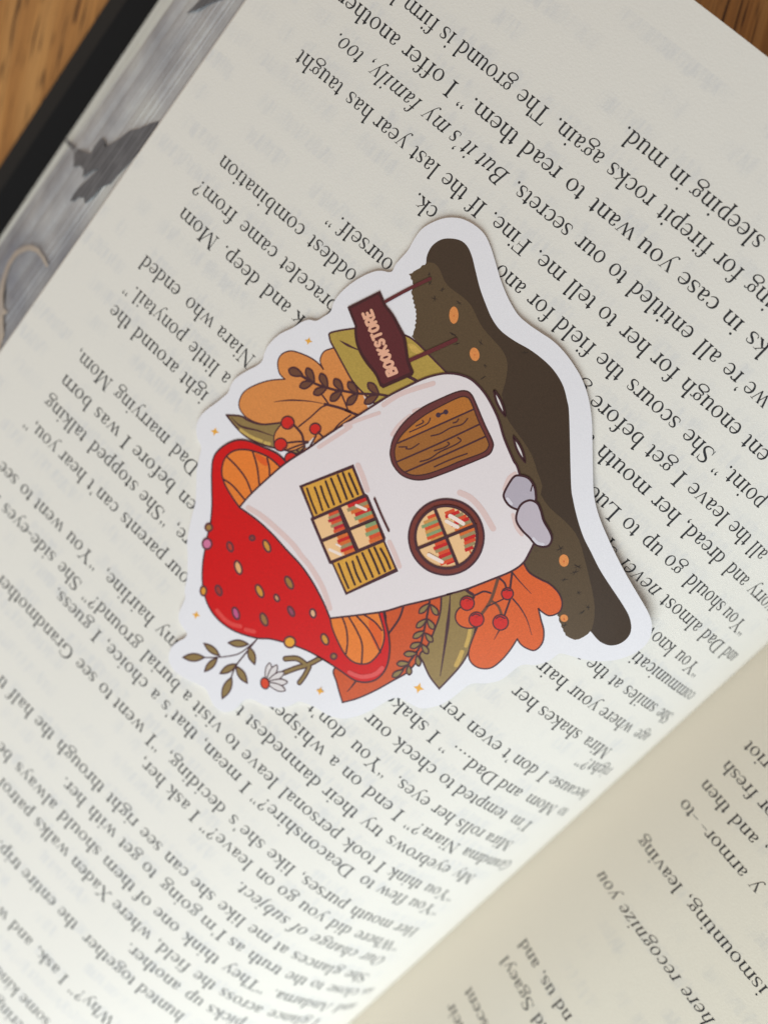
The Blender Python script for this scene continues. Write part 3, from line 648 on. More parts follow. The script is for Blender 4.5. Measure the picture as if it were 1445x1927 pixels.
# vinyl body: top face, wall and underside
_o = np.array(unflat([8593, 999, 8605, 835, 8544, 667, 8441, 496, 8322, 395, 8176, 312, 7958, 274, 7764, 283, 7577, 367, 7438, 448, 7287, 540, 7137, 632, 6952, 727, 6760, 805, 6550, 869, 6331, 861, 6128, 837, 5920, 807, 5710, 816, 5452, 865, 5168, 954, 4915, 1100, 4658, 1307, 4429, 1550, 4160, 1825, 3866, 2126, 3618, 2286, 3288, 2440, 2965, 2572, 2628, 2695, 2296, 2796, 1956, 2899, 1767, 3017, 1629, 3222, 1623, 3473, 1750, 3756, 1935, 3968, 2174, 4135, 2424, 4242, 2526, 4301, 2531, 4380, 2548, 4531, 2656, 4720, 2789, 4808, 2837, 4891, 2849, 5052, 2867, 5282, 2988, 5462, 3183, 5626, 3202, 5745, 3215, 5911, 3240, 6102, 3290, 6293, 3464, 6556, 3699, 6607, 3866, 6644, 3941, 6746, 4028, 7121, 4126, 7379, 4268, 7604, 4485, 7748, 4706, 7777, 4937, 7870, 5041, 7937, 5058, 8076, 5187, 8278, 5399, 8445, 5607, 8487, 5716, 8586, 5747, 8700, 5721, 8851, 5773, 8988, 5870, 9089, 6036, 9126, 6198, 9061, 6345, 8982, 6501, 9034, 6726, 9130, 6958, 9191, 7117, 9163, 7245, 9062, 7314, 8902, 7282, 8734, 7218, 8589, 7237, 8488, 7364, 8482, 7496, 8454, 7596, 8354, 7643, 8189, 7684, 8032, 7767, 7983, 7849, 7841, 7901, 7735, 8029, 7587, 8168, 7412, 8311, 7293, 8517, 6917, 8632, 6647, 8834, 6399, 9002, 6206, 9090, 6029, 9164, 5853, 9353, 5803, 9497, 5653, 9543, 5478, 9517, 5312, 9465, 5148, 9421, 4945, 9401, 4835, 9455, 4729, 9471, 4580, 9392, 4363, 9298, 4168, 9277, 4048, 9343, 3945, 9383, 3786, 9354, 3536, 9216, 3300, 9186, 3154, 9114, 3029, 8982, 2986, 8939, 2830, 8886, 2700, 8968, 2582, 8978, 2396, 8939, 2161, 8850, 1931, 8758, 1773, 8675, 1696, 8559, 1645, 8523, 1596, 8567, 1495, 8558, 1353, 8542, 1206])); _o = _o*.72 + .14*(np.roll(_o, 1, 0) + np.roll(_o, -1, 0))
OUTL = curve_through([tuple(p) for p in _o], (), True)
def body(name, P, top, thick, mat):
    n = len(P); T3 = tri_fill(P)
    V = P + P; Z = [top]*n + [top - thick]*n; F = list(T3) + [tuple(n + i for i in t) for t in T3]
    o = cut_mesh(name, V, F, [0]*len(F), Z, [mat], sticker)
    # wall as its own dense strip
    D = []
    for i in range(n):
        a, b = np.array(P[i]), np.array(P[(i + 1) % n]); m = max(1, int(np.hypot(*(b - a))/.04))
        D += [(a + (b - a)*j/m).tolist() for j in range(m)]
    k = len(D); VV = [(x, y, zst(x) + top) for x, y in D] + [(x, y, zst(x) + top - thick) for x, y in D]
    FF = [(i, (i + 1) % k, k + (i + 1) % k, k + i) for i in range(k)]
    mesh_obj('cut_edge', W(VV), FF, RIM, sticker, smooth=True)
    return o
RIM = simple('vinyl_cut_edge', (.82, .82, .86, 1), .3, .5, .05)
body('vinyl_sheet', OUTL, -.0008, .042, pmat('vinyl'))
ART = [
 ('log','f','logdark',3,0,1,[8201, 1158, 8266, 1060, 8295, 913, 8248, 759, 8137, 652, 7993, 582, 7852, 586, 7698, 654, 7524, 769, 7292, 922, 7070, 1040, 6834, 1147, 6607, 1196, 6353, 1178, 6086, 1127, 5835, 1108, 5598, 1124, 5354, 1196, 5147, 1323, 4954, 1483, 4252, 2196, 4043, 2372, 3793, 2542, 3541, 2683, 3303, 2776, 3015, 2888, 2724, 2970, 2396, 3055, 2162, 3135, 2000, 3253, 1929, 3389, 1943, 3552, 2038, 3682, 2204, 3738, 2397, 3715, 2704, 3669, 3274, 3387, 3674, 3122, 4069, 2860, 4985, 2634, 5926, 2108, 7541, 1381, 8115, 1240],[34]),
 ('log','f','logfront',3,0,0,[8199, 1160, 8151, 1123, 8087, 1089, 8023, 1090, 7952, 1110, 7870, 1150, 7785, 1190, 7708, 1208, 7625, 1212, 7521, 1202, 7413, 1191, 7313, 1192, 7217, 1203, 7129, 1234, 7039, 1273, 6940, 1311, 6837, 1343, 6734, 1358, 6632, 1368, 6527, 1378, 6427, 1392, 6340, 1415, 6262, 1448, 6195, 1497, 6136, 1560, 6078, 1642, 6025, 1730, 5984, 1816, 5950, 1886, 5932, 1907, 5898, 1927, 5808, 2005, 5695, 2086, 5586, 2128, 5470, 2157, 5346, 2182, 5220, 2206, 5095, 2238, 4972, 2279, 4852, 2342, 4738, 2410, 4625, 2467, 4533, 2521, 4499, 2580, 4461, 2632, 4353, 2669, 4224, 2692, 4104, 2694, 3986, 2689, 3873, 2692, 3764, 2702, 3662, 2723, 3558, 2761, 3439, 2828, 3312, 2910, 3173, 3000, 3031, 3095, 2887, 3193, 2755, 3290, 2651, 3381, 2565, 3473, 2486, 3577, 2431, 3679, 2421, 3771, 2437, 3852, 2461, 3925, 2503, 3980, 2582, 4008, 2652, 4019, 2653, 4024, 2688, 3999, 2728, 3994, 2762, 3968, 2803, 3962, 2833, 3930, 2877, 3923, 2911, 3901, 2935, 3868, 2972, 3868, 3080, 3726, 3536, 3830, 4005, 3754, 5709, 2596, 6817, 2250, 6739, 2208, 7296, 2166, 7608, 2149, 7614, 2151, 7614, 2109, 7639, 2077, 7652, 2041, 7662, 2006, 7696, 1987, 7695, 1946, 7733, 1931, 7738, 1892, 7775, 1877, 7786, 1843, 7820, 1829, 7838, 1793, 7881, 1792, 7898, 1754, 7939, 1750, 7957, 1717, 7997, 1710, 8013, 1675, 8051, 1665, 8081, 1644, 8089, 1609, 8121, 1588, 8118, 1547, 8153, 1532, 8178, 1502, 8219, 1501, 8249, 1469, 8296, 1465, 8265, 1426, 8259, 1379, 8241, 1337, 8218, 1286, 8218, 1231, 8188, 1199, 8172, 1160],[]),
 ('log','l','tick',13,1,1,[8034, 1244, 8053, 1281, 8049, 1290],[]),
 ('log','l','tick',13,1,1,[8051, 1236, 8038, 1273, 8032, 1298],[]),
 ('log','l','tick',13,1,1,[8068, 1243, 8026, 1264, 8015, 1291],[]),
 ('log','l','tick',13,1,1,[7977, 1359, 7935, 1361, 7898, 1353],[]),
 ('log','l','tick',13,1,1,[7947, 1325, 7938, 1365, 7928, 1387],[]),
 ('log','l','tick',13,1,1,[7935, 1322, 7937, 1362, 7939, 1390],[]),
 ('log','l','tick',13,1,1,[7095, 1678, 7121, 1713, 7123, 1723],[]),
 ('log','l','tick',13,1,1,[7160, 1701, 7097, 1699, 7058, 1700],[]),
 ('log','l','tick',13,1,1,[7145, 1700, 7108, 1706, 7073, 1701],[]),
 ('log','l','tick',13,1,1,[7011, 1762, 6983, 1778, 6972, 1795],[]),
 ('log','l','tick',13,1,1,[6963, 1730, 6993, 1784, 7020, 1826],[]),
 ('log','l','tick',13,1,1,[6975, 1760, 7000, 1785, 7008, 1796],[]),
 ('log','l','tick',13,1,1,[6069, 1171, 6110, 1214, 6136, 1240],[]),
 ('log','l','tick',13,1,1,[6076, 1172, 6102, 1207, 6130, 1239],[]),
 ('log','l','tick',13,1,1,[6132, 1200, 6098, 1208, 6073, 1211],[]),
 ('log','l','tick',13,1,1,[7184, 1721, 7130, 1701, 7111, 1700],[]),
 ('log','l','tick',13,1,1,[7170, 1703, 7153, 1720, 7124, 1718],[]),
 ('log','l','tick',13,1,1,[7199, 1720, 7140, 1711, 7096, 1701],[]),
 ('log','l','tick',13,1,1,[6454, 1736, 6410, 1734, 6398, 1746],[]),
 ('log','l','tick',13,1,1,[6451, 1723, 6429, 1753, 6400, 1759],[]),
 ('log','l','tick',13,1,1,[6451, 1756, 6417, 1736, 6401, 1726],[]),
 ('log','l','tick',13,1,1,[6741, 1531, 6712, 1524, 6691, 1520],[]),
 ('log','l','tick',13,1,1,[6774, 1522, 6711, 1532, 6657, 1529],[]),
 ('log','l','tick',13,1,1,[6745, 1486, 6712, 1535, 6687, 1564],[]),
 ('log','l','tick',13,1,1,[7354, 1270, 7397, 1307, 7416, 1325],[]),
 ('log','l','tick',13,1,1,[7406, 1284, 7382, 1301, 7364, 1310],[]),
 ('log','l','tick',13,1,1,[7441, 1295, 7367, 1292, 7330, 1300],[]),
 ('log','l','tick',13,1,1,[3007, 3347, 2984, 3384, 2958, 3399],[]),
 ('log','l','tick',13,1,1,[3024, 3370, 2981, 3381, 2940, 3375],[]),
 ('log','l','tick',13,1,1,[2969, 3338, 2997, 3390, 2995, 3408],[]),
 ('log','l','tick',13,1,1,[3642, 3010, 3666, 3055, 3704, 3105],[]),
 ('log','l','tick',13,1,1,[3738, 3020, 3657, 3062, 3608, 3095],[]),
 ('log','l','tick',13,1,1,[3664, 2992, 3675, 3072, 3682, 3123],[]),
 ('log','l','tick',13,1,1,[3292, 3195, 3241, 3166, 3221, 3161],[]),
 ('log','l','tick',13,1,1,[3223, 3114, 3268, 3195, 3291, 3242],[]),
 ('log','l','tick',13,1,1,[3276, 3113, 3250, 3188, 3238, 3244],[]),
 ('log','l','tick',13,1,1,[2726, 3511, 2735, 3576, 2748, 3625],[]),
 ('log','l','tick',13,1,1,[2745, 3523, 2724, 3566, 2729, 3613],[]),
 ('log','l','tick',13,1,1,[2716, 3542, 2730, 3562, 2758, 3594],[]),
 ('log','l','tick',13,1,1,[3251, 3324, 3309, 3392, 3329, 3416],[]),
 ('log','l','tick',13,1,1,[3272, 3337, 3282, 3366, 3308, 3403],[]),
 ('log','l','tick',13,1,1,[3298, 3336, 3297, 3386, 3282, 3405],[]),
 ('log','l','tick',13,1,1,[2806, 3854, 2773, 3916, 2763, 3967],[]),
 ('log','l','tick',13,1,1,[2762, 3876, 2803, 3931, 2808, 3945],[]),
 ('log','l','tick',13,1,1,[2767, 3884, 2778, 3908, 2803, 3937],[]),
 ('log','l','tick',13,1,1,[3351, 3103, 3269, 3068, 3226, 3056],[]),
 ('log','l','tick',13,1,1,[3266, 3030, 3284, 3082, 3311, 3130],[]),
 ('log','l','tick',13,1,1,[3349, 3086, 3280, 3082, 3227, 3074],[]),
 ('log','l','tick',13,1,1,[7695, 1269, 7727, 1320, 7748, 1354],[]),
 ('log','l','tick',13,1,1,[7736, 1293, 7729, 1324, 7707, 1330],[]),
 ('log','l','tick',13,1,1,[7738, 1275, 7710, 1313, 7705, 1347],[]),
 ('log','l','tick',13,1,1,[6337, 1873, 6327, 1907, 6316, 1926],[]),
 ('log','l','tick',13,1,1,[6322, 1860, 6337, 1915, 6332, 1939],[]),
 ('log','l','tick',13,1,1,[6309, 1851, 6339, 1917, 6344, 1948],[]),
 ('log','l','tick',13,1,1,[2751, 3414, 2708, 3455, 2691, 3496],[]),
 ('log','l','tick',13,1,1,[2762, 3444, 2713, 3457, 2680, 3465],[]),
 ('log','l','tick',13,1,1,[2698, 3427, 2736, 3468, 2744, 3482],[]),
 ('log','l','tick',13,1,1,[7742, 1438, 7721, 1497, 7708, 1537],[]),
 ('log','l','tick',13,1,1,[7767, 1456, 7710, 1488, 7683, 1518],[]),
 ('log','l','tick',13,1,1,[7775, 1512, 7722, 1487, 7675, 1462],[]),
 ('log/knot#355','f','knot',3,0,1,[7265, 1437, 7219, 1519, 7232, 1579, 7297, 1584, 7376, 1528, 7422, 1446, 7409, 1386, 7343, 1382],[]),
 ('log/knot#355','f','knotdot',3,0,1,[7307, 1485, 7303, 1493, 7305, 1500, 7312, 1501, 7320, 1495, 7325, 1487, 7323, 1480, 7315, 1479],[]),
 ('log/knot#543','f','knot',3,0,1,[6626, 1660, 6579, 1720, 6585, 1778, 6642, 1801, 6715, 1775, 6763, 1715, 6756, 1656, 6700, 1634],[]),
 ('log/knot#543','f','knotdot',3,0,1,[6657, 1719, 6653, 1728, 6655, 1735, 6662, 1736, 6670, 1730, 6675, 1722, 6673, 1715, 6666, 1714],[]),
 ('log/knot#797','f','knot',3,0,1,[3454, 3098, 3417, 3160, 3430, 3218, 3486, 3238, 3551, 3207, 3588, 3145, 3575, 3087, 3519, 3067],[]),
 ('log/knot#797','f','knotdot',3,0,1,[3485, 3155, 3478, 3167, 3480, 3176, 3490, 3178, 3501, 3170, 3508, 3158, 3506, 3149, 3496, 3148],[]),
 ('log/knot#798','f','knot',3,0,1,[2811, 3806, 2810, 3851, 2843, 3883, 2890, 3884, 2924, 3852, 2925, 3806, 2892, 3774, 2845, 3774],[]),
 ('log/knot#798','f','knotdot',3,0,1,[2849, 3832, 2842, 3844, 2844, 3854, 2854, 3855, 2866, 3847, 2873, 3835, 2871, 3825, 2861, 3824],[]),
 ('autumn_leaf','f','peach',3,0,1,[8781, 4022, 8920, 4011, 9062, 3895, 9093, 3757, 9025, 3630, 8910, 3557, 8676, 3476, 8489, 3458, 8373, 3476, 8499, 3420, 8550, 3347, 8559, 3239, 8479, 3104, 8462, 3030, 8069, 3135, 7639, 3229, 7385, 3293, 7394, 3447, 7357, 3708, 7625, 4315, 7777, 4717, 8006, 4897, 8197, 4946, 8309, 4849, 8342, 4635, 8509, 4770, 8676, 4880, 8886, 4942, 9073, 4911, 9170, 4800, 9191, 4625, 9098, 4401, 8961, 4200],[0, 8, 16, 17, 24]),
 ('autumn_leaf','l',(74,38,48),21,0,3,[8781, 4022, 8920, 4011, 9062, 3895, 9093, 3757, 9025, 3630, 8910, 3557, 8676, 3476, 8489, 3458, 8373, 3476, 8499, 3420, 8550, 3347, 8559, 3239, 8479, 3104, 8462, 3030, 8069, 3135, 7639, 3229, 7385, 3293, 7394, 3447, 7357, 3708, 7625, 4315, 7777, 4717, 8006, 4897, 8197, 4946, 8309, 4849, 8342, 4635, 8509, 4770, 8676, 4880, 8886, 4942, 9073, 4911, 9170, 4800, 9191, 4625, 9098, 4401, 8961, 4200],[0, 8, 16, 17, 24]),
 ('autumn_leaf','f','cream2',3,0,0,[7597, 3344, 7347, 3336, 7390, 3451],[]),
 ('autumn_leaf','l',(74,38,48),28,1,1,[8682, 4426, 8480, 4215, 8207, 4003, 7991, 3875],[]),
 ('autumn_leaf','l',(74,38,48),42,0,1,[7991, 3875, 7786, 3767, 7577, 3679, 7668, 3721, 7435, 3635],[]),
 ('autumn_leaf','l',(74,38,48),26,0,1,[7929, 3832, 7998, 3952, 8034, 4197, 8084, 4444],[]),
 ('autumn_leaf','l',(74,38,48),26,0,1,[7942, 3832, 8051, 3808, 8141, 3792],[]),
 ('autumn_leaf','l',(74,38,48),26,0,1,[7639, 3684, 7789, 3614, 7876, 3573],[]),
 ('autumn_leaf','l',(74,38,48),24,0,1,[8649, 3813, 8406, 3770],[]),
 ('autumn_leaf','l',(74,38,48),24,0,1,[7593, 4095, 7594, 3954, 7542, 3719],[]),
 ('gold_leaf','f','gold',3,0,1,[8681, 2995, 8672, 2948, 8560, 2808, 8409, 2645, 8005, 2334, 7694, 2199, 7484, 2168, 7209, 2183, 6811, 2207, 7019, 2628, 7270, 3096, 7362, 3319, 7608, 3318, 7876, 3294, 8154, 3207, 8406, 3120, 8583, 3062],[0, 3, 8, 11]),
 ('gold_leaf','l',(74,38,48),28,0,3,[8681, 2995, 8672, 2948, 8560, 2808, 8409, 2645, 8005, 2334, 7694, 2199, 7484, 2168, 7209, 2183, 6811, 2207, 7019, 2628, 7270, 3096, 7362, 3319, 7608, 3318, 7876, 3294, 8154, 3207, 8406, 3120, 8583, 3062],[0, 3, 8, 11]),
 ('gold_leaf','f','goldhi',3,0,1,[7581, 2271, 7488, 2216, 7363, 2222, 7275, 2215, 7317, 2273, 7446, 2315],[]),
 ('gold_leaf','l',(74,38,48),41,1,1,[8471, 2950, 8294, 2912, 8093, 2846],[]),
 ('gold_leaf','l',(74,38,48),50,0,1,[7240, 2647, 7144, 2622, 7042, 2603],[]),
 ('olive_leaf','f','olive',3,0,1,[9182, 5152, 8973, 4994, 8819, 4957, 8598, 4848, 8366, 4608, 8138, 4601, 7780, 4598, 7790, 4790, 7991, 4884, 8196, 5006, 8457, 5128, 8721, 5190, 8966, 5184],[0, 4, 6, 7]),
 ('olive_leaf','l',(74,38,48),31,0,3,[9182, 5152, 8973, 4994, 8819, 4957, 8598, 4848, 8366, 4608, 8138, 4601, 7780, 4598, 7790, 4790, 7991, 4884, 8196, 5006, 8457, 5128, 8721, 5190, 8966, 5184],[0, 4, 6, 7]),
 ('olive_leaf','l','olivehi',53,0,1,[8821, 5167, 8613, 5131, 8416, 5055],[]),
 ('olive_leaf','l','olivehi',53,0,1,[8354, 5036, 8283, 4997],[]),
 ('olive_leaf','l',(74,38,48),35,1,1,[9089, 5120, 8864, 5119, 8591, 4976, 8288, 4843],[]),
 ('olive_leaf','l',(74,38,48),33,0,1,[7879, 4747, 7801, 4763],[]),
 ('olive_leaf','f','peach',3,0,1,[8339, 4632, 8330, 4795, 8260, 4904, 8164, 4953, 8006, 4897, 7807, 4683, 7845, 4583, 8087, 4484],[0, 5]),
 ('olive_leaf','l',(74,38,48),23,0,1,[8339, 4632, 8329, 4782, 8272, 4890, 8178, 4953, 8006, 4897, 7890, 4794, 7809, 4624],[]),
 ('olive_leaf','f','cream2',3,0,0,[7784, 4493, 7776, 4401, 7704, 4482, 7756, 4625, 7811, 4578],[]),
 ('twig#a','l',(74,38,48),38,0,1,[8779, 3820, 8535, 3778, 8360, 3745, 8155, 3663, 7929, 3551, 7917, 3527, 7691, 3390, 7403, 3164, 7269, 3083],[]),
 ('twig#a','f',(110,68,50),3,0,1,[8588, 3776, 8647, 3759, 8703, 3756, 8754, 3764, 8801, 3790, 8833, 3861, 8767, 3899, 8715, 3890, 8669, 3864, 8626, 3826],[]),
 ('twig#a','l',(74,38,48),28,0,3,[8588, 3776, 8647, 3759, 8703, 3756, 8754, 3764, 8801, 3790, 8833, 3861, 8767, 3899, 8715, 3890, 8669, 3864, 8626, 3826],[]),
 ('twig#a','f',(110,68,50),3,0,1,[8362, 3733, 8399, 3687, 8441, 3652, 8486, 3626, 8539, 3615, 8608, 3643, 8580, 3707, 8534, 3732, 8481, 3743, 8424, 3743],[]),
 ('twig#a','l',(74,38,48),28,0,3,[8362, 3733, 8399, 3687, 8441, 3652, 8486, 3626, 8539, 3615, 8608, 3643, 8580, 3707, 8534, 3732, 8481, 3743, 8424, 3743],[]),
 ('twig#a','f',(110,68,50),3,0,1,[8377, 3746, 8428, 3771, 8469, 3802, 8501, 3838, 8518, 3882, 8500, 3945, 8433, 3929, 8401, 3892, 8384, 3848, 8375, 3800],[]),
 ('twig#a','l',(74,38,48),28,0,3,[8377, 3746, 8428, 3771, 8469, 3802, 8501, 3838, 8518, 3882, 8500, 3945, 8433, 3929, 8401, 3892, 8384, 3848, 8375, 3800],[]),
 ('twig#a','f',(110,68,50),3,0,1,[8131, 3652, 8165, 3605, 8205, 3569, 8249, 3542, 8300, 3530, 8368, 3556, 8342, 3620, 8298, 3647, 8247, 3658, 8192, 3661],[]),
 ('twig#a','l',(74,38,48),28,0,3,[8131, 3652, 8165, 3605, 8205, 3569, 8249, 3542, 8300, 3530, 8368, 3556, 8342, 3620, 8298, 3647, 8247, 3658, 8192, 3661],[]),
 ('twig#a','f',(110,68,50),3,0,1,[8138, 3658, 8186, 3690, 8224, 3727, 8252, 3767, 8265, 3814, 8241, 3876, 8175, 3850, 8147, 3810, 8134, 3763, 8131, 3713],[]),
 ('twig#a','l',(74,38,48),28,0,3,[8138, 3658, 8186, 3690, 8224, 3727, 8252, 3767, 8265, 3814, 8241, 3876, 8175, 3850, 8147, 3810, 8134, 3763, 8131, 3713],[]),
 ('twig#a','f',(110,68,50),3,0,1,[7903, 3514, 7941, 3476, 7982, 3450, 8025, 3433, 8073, 3431, 8131, 3470, 8097, 3526, 8054, 3543, 8006, 3544, 7956, 3535],[]),
 ('twig#a','l',(74,38,48),28,0,3,[7903, 3514, 7941, 3476, 7982, 3450, 8025, 3433, 8073, 3431, 8131, 3470, 8097, 3526, 8054, 3543, 8006, 3544, 7956, 3535],[]),
 ('twig#a','f',(110,68,50),3,0,1,[7911, 3533, 7949, 3576, 7976, 3621, 7993, 3667, 7993, 3715, 7952, 3768, 7895, 3727, 7879, 3680, 7879, 3633, 7889, 3584],[]),
 ('twig#a','l',(74,38,48),28,0,3,[7911, 3533, 7949, 3576, 7976, 3621, 7993, 3667, 7993, 3715, 7952, 3768, 7895, 3727, 7879, 3680, 7879, 3633, 7889, 3584],[]),
 ('twig#a','f',(110,68,50),3,0,1,[7684, 3384, 7727, 3349, 7771, 3326, 7817, 3312, 7865, 3314, 7921, 3355, 7882, 3409, 7836, 3422, 7787, 3420, 7737, 3408],[]),
 ('twig#a','l',(74,38,48),28,0,3,[7684, 3384, 7727, 3349, 7771, 3326, 7817, 3312, 7865, 3314, 7921, 3355, 7882, 3409, 7836, 3422, 7787, 3420, 7737, 3408],[]),
 ('twig#a','f',(110,68,50),3,0,1,[7678, 3391, 7712, 3438, 7733, 3486, 7745, 3533, 7740, 3582, 7694, 3631, 7642, 3584, 7631, 3536, 7636, 3488, 7651, 3439],[]),
 ('twig#a','l',(74,38,48),28,0,3,[7678, 3391, 7712, 3438, 7733, 3486, 7745, 3533, 7740, 3582, 7694, 3631, 7642, 3584, 7631, 3536, 7636, 3488, 7651, 3439],[]),
 ('twig#a','f',(110,68,50),3,0,1,[7410, 3170, 7456, 3137, 7505, 3114, 7554, 3101, 7606, 3104, 7664, 3147, 7619, 3199, 7569, 3211, 7517, 3208, 7464, 3195],[]),
 ('twig#a','l',(74,38,48),28,0,3,[7410, 3170, 7456, 3137, 7505, 3114, 7554, 3101, 7606, 3104, 7664, 3147, 7619, 3199, 7569, 3211, 7517, 3208, 7464, 3195],[]),
 ('twig#a','f',(110,68,50),3,0,1,[7411, 3183, 7455, 3223, 7489, 3267, 7513, 3313, 7521, 3364, 7491, 3426, 7429, 3391, 7405, 3344, 7397, 3293, 7398, 3239],[]),
 ('twig#a','l',(74,38,48),28,0,3,[7411, 3183, 7455, 3223, 7489, 3267, 7513, 3313, 7521, 3364, 7491, 3426, 7429, 3391, 7405, 3344, 7397, 3293, 7398, 3239],[]),
 ('berry_sprig#a','l',(74,38,48),33,0,1,[8047, 4763, 7914, 4621, 7794, 4525],[]),
 ('berry_sprig#a','l',(74,38,48),38,0,1,[8167, 4481, 7970, 4500, 7845, 4583],[]),
 ('berry_sprig#a','l',(74,38,48),32,0,1,[7760, 4363, 7723, 4547],[]),
 ('berry_sprig#a','l',(74,38,48),32,0,1,[7734, 4292, 7656, 4294],[]),
 ('berry_sprig#a','l',(74,38,48),27,0,1,[7991, 4884, 7895, 4701, 7788, 4532],[]),
 ('berry_sprig#a/berry#875','f','berry',3,0,1,[8186, 4450, 8162, 4528, 8201, 4603, 8281, 4633, 8355, 4599, 8380, 4521, 8340, 4446, 8260, 4417],[]),
 ('berry_sprig#a/berry#875','l',(74,38,48),23,0,3,[8186, 4450, 8162, 4528, 8201, 4603, 8281, 4633, 8355, 4599, 8380, 4521, 8340, 4446, 8260, 4417],[]),
 ('berry_sprig#a/berry#875','l',(74,38,48),19,1,1,[8201, 4574, 8189, 4515, 8195, 4470],[]),
 ('berry_sprig#a/berry#812','f','berry',3,0,1,[8039, 4800, 8015, 4878, 8054, 4955, 8134, 4985, 8208, 4951, 8233, 4872, 8194, 4796, 8114, 4766],[]),
 ('berry_sprig#a/berry#812','l',(74,38,48),23,0,3,[8039, 4800, 8015, 4878, 8054, 4955, 8134, 4985, 8208, 4951, 8233, 4872, 8194, 4796, 8114, 4766],[]),
 ('berry_sprig#a/berry#812','l',(74,38,48),19,1,1,[8054, 4925, 8041, 4865, 8048, 4820],[]),
 ('berry_sprig#a/berry#1125','f','berry',3,0,1,[7773, 4219, 7752, 4285, 7785, 4349, 7853, 4374, 7916, 4345, 7937, 4279, 7904, 4214, 7836, 4190],[]),
 ('berry_sprig#a/berry#1125','l',(74,38,48),23,0,3,[7773, 4219, 7752, 4285, 7785, 4349, 7853, 4374, 7916, 4345, 7937, 4279, 7904, 4214, 7836, 4190],[]),
 ('berry_sprig#a/berry#1125','l',(74,38,48),19,1,1,[7785, 4320, 7774, 4275, 7782, 4238],[]),
 ('berry_sprig#a/berry#905','f','berry',3,0,1,[7755, 4856, 7731, 4931, 7768, 5005, 7845, 5034, 7916, 5001, 7941, 4925, 7903, 4852, 7826, 4823],[]),
 ('berry_sprig#a/berry#905','l',(74,38,48),23,0,3,[7755, 4856, 7731, 4931, 7768, 5005, 7845, 5034, 7916, 5001, 7941, 4925, 7903, 4852, 7826, 4823],[]),
 ('berry_sprig#a/berry#905','l',(74,38,48),19,1,1,[7768, 4975, 7756, 4918, 7763, 4875],[]),
 ('rust_leaf','f','rust',3,0,1,[4473, 7391, 4760, 7209, 4958, 7033, 4728, 6558, 4835, 5905, 5012, 5706, 4844, 5400, 4503, 4865, 4328, 5099, 4215, 5345, 4109, 5653, 4063, 5921, 4044, 6217, 4112, 6471, 4222, 6850, 4345, 7164],[0, 5, 6, 7]),
 ('rust_leaf','l',(74,38,48),28,0,3,[4473, 7391, 4760, 7209, 4958, 7033, 4728, 6558, 4835, 5905, 5012, 5706, 4844, 5400, 4503, 4865, 4328, 5099, 4215, 5345, 4109, 5653, 4063, 5921, 4044, 6217, 4112, 6471, 4222, 6850, 4345, 7164],[0, 5, 6, 7]),
 ('rust_leaf','l',(74,38,48),37,-1,1,[4558, 6935, 4543, 7067, 4539, 7195],[]),
 ('rust_leaf','l',(74,38,48),36,0,1,[4820, 5453, 4738, 5654, 4697, 5963],[]),
 ('pointed_leaf','f','olive2',3,0,1,[3490, 6067, 3737, 6018, 3975, 5912, 4100, 5852, 4109, 5653, 4215, 5345, 4328, 5099, 4491, 4892, 4436, 4701, 4465, 4585, 4345, 4404, 4135, 4532, 3859, 4768, 3713, 4964, 3567, 5267, 3503, 5550, 3489, 5886],[0, 7, 8, 9, 10]),
 ('pointed_leaf','l',(74,38,48),30,0,3,[3490, 6067, 3737, 6018, 3975, 5912, 4100, 5852, 4109, 5653, 4215, 5345, 4328, 5099, 4491, 4892, 4436, 4701, 4465, 4585, 4345, 4404, 4135, 4532, 3859, 4768, 3713, 4964, 3567, 5267, 3503, 5550, 3489, 5886],[0, 7, 8, 9, 10]),
 ('pointed_leaf','l',(74,38,48),56,1,1,[4407, 4773, 4226, 5000, 4002, 5317, 3621, 5892],[]),
 ('pointed_leaf','l','olivehi2',60,0,1,[3804, 4968, 3731, 5084, 3663, 5223],[]),
 ('pointed_leaf','l','olivehi2',70,0,1,[3643, 5340, 3598, 5451, 3559, 5576],[]),
 ('twig#b','l',(74,38,48),36,0,1,[4571, 5083, 4415, 5337, 4283, 5566, 4186, 5755, 4153, 5957, 4132, 6172, 4147, 6320],[]),
 ('twig#b','f',(146,122,74),3,0,1,[4553, 5116, 4578, 5160, 4595, 5204, 4604, 5249, 4600, 5296, 4566, 5344, 4526, 5301, 4518, 5255, 4521, 5209, 4533, 5163],[]),
 ('twig#b','l',(74,38,48),24,0,3,[4553, 5116, 4578, 5160, 4595, 5204, 4604, 5249, 4600, 5296, 4566, 5344, 4526, 5301, 4518, 5255, 4521, 5209, 4533, 5163],[]),
 ('twig#b','f',(146,122,74),3,0,1,[4522, 5111, 4488, 5143, 4453, 5166, 4416, 5182, 4377, 5186, 4331, 5158, 4361, 5111, 4398, 5095, 4437, 5092, 4478, 5097],[]),
 ('twig#b','l',(74,38,48),24,0,3,[4522, 5111, 4488, 5143, 4453, 5166, 4416, 5182, 4377, 5186, 4331, 5158, 4361, 5111, 4398, 5095, 4437, 5092, 4478, 5097],[]),
 ('twig#b','f',(146,122,74),3,0,1,[4415, 5337, 4443, 5377, 4461, 5418, 4472, 5460, 4471, 5504, 4439, 5553, 4398, 5514, 4387, 5472, 4388, 5428, 4397, 5383],[]),
 ('twig#b','l',(74,38,48),24,0,3,[4415, 5337, 4443, 5377, 4461, 5418, 4472, 5460, 4471, 5504, 4439, 5553, 4398, 5514, 4387, 5472, 4388, 5428, 4397, 5383],[]),
 ('twig#b','f',(146,122,74),3,0,1,[4402, 5324, 4371, 5357, 4337, 5381, 4302, 5398, 4264, 5402, 4218, 5374, 4246, 5327, 4282, 5310, 4320, 5307, 4360, 5311],[]),
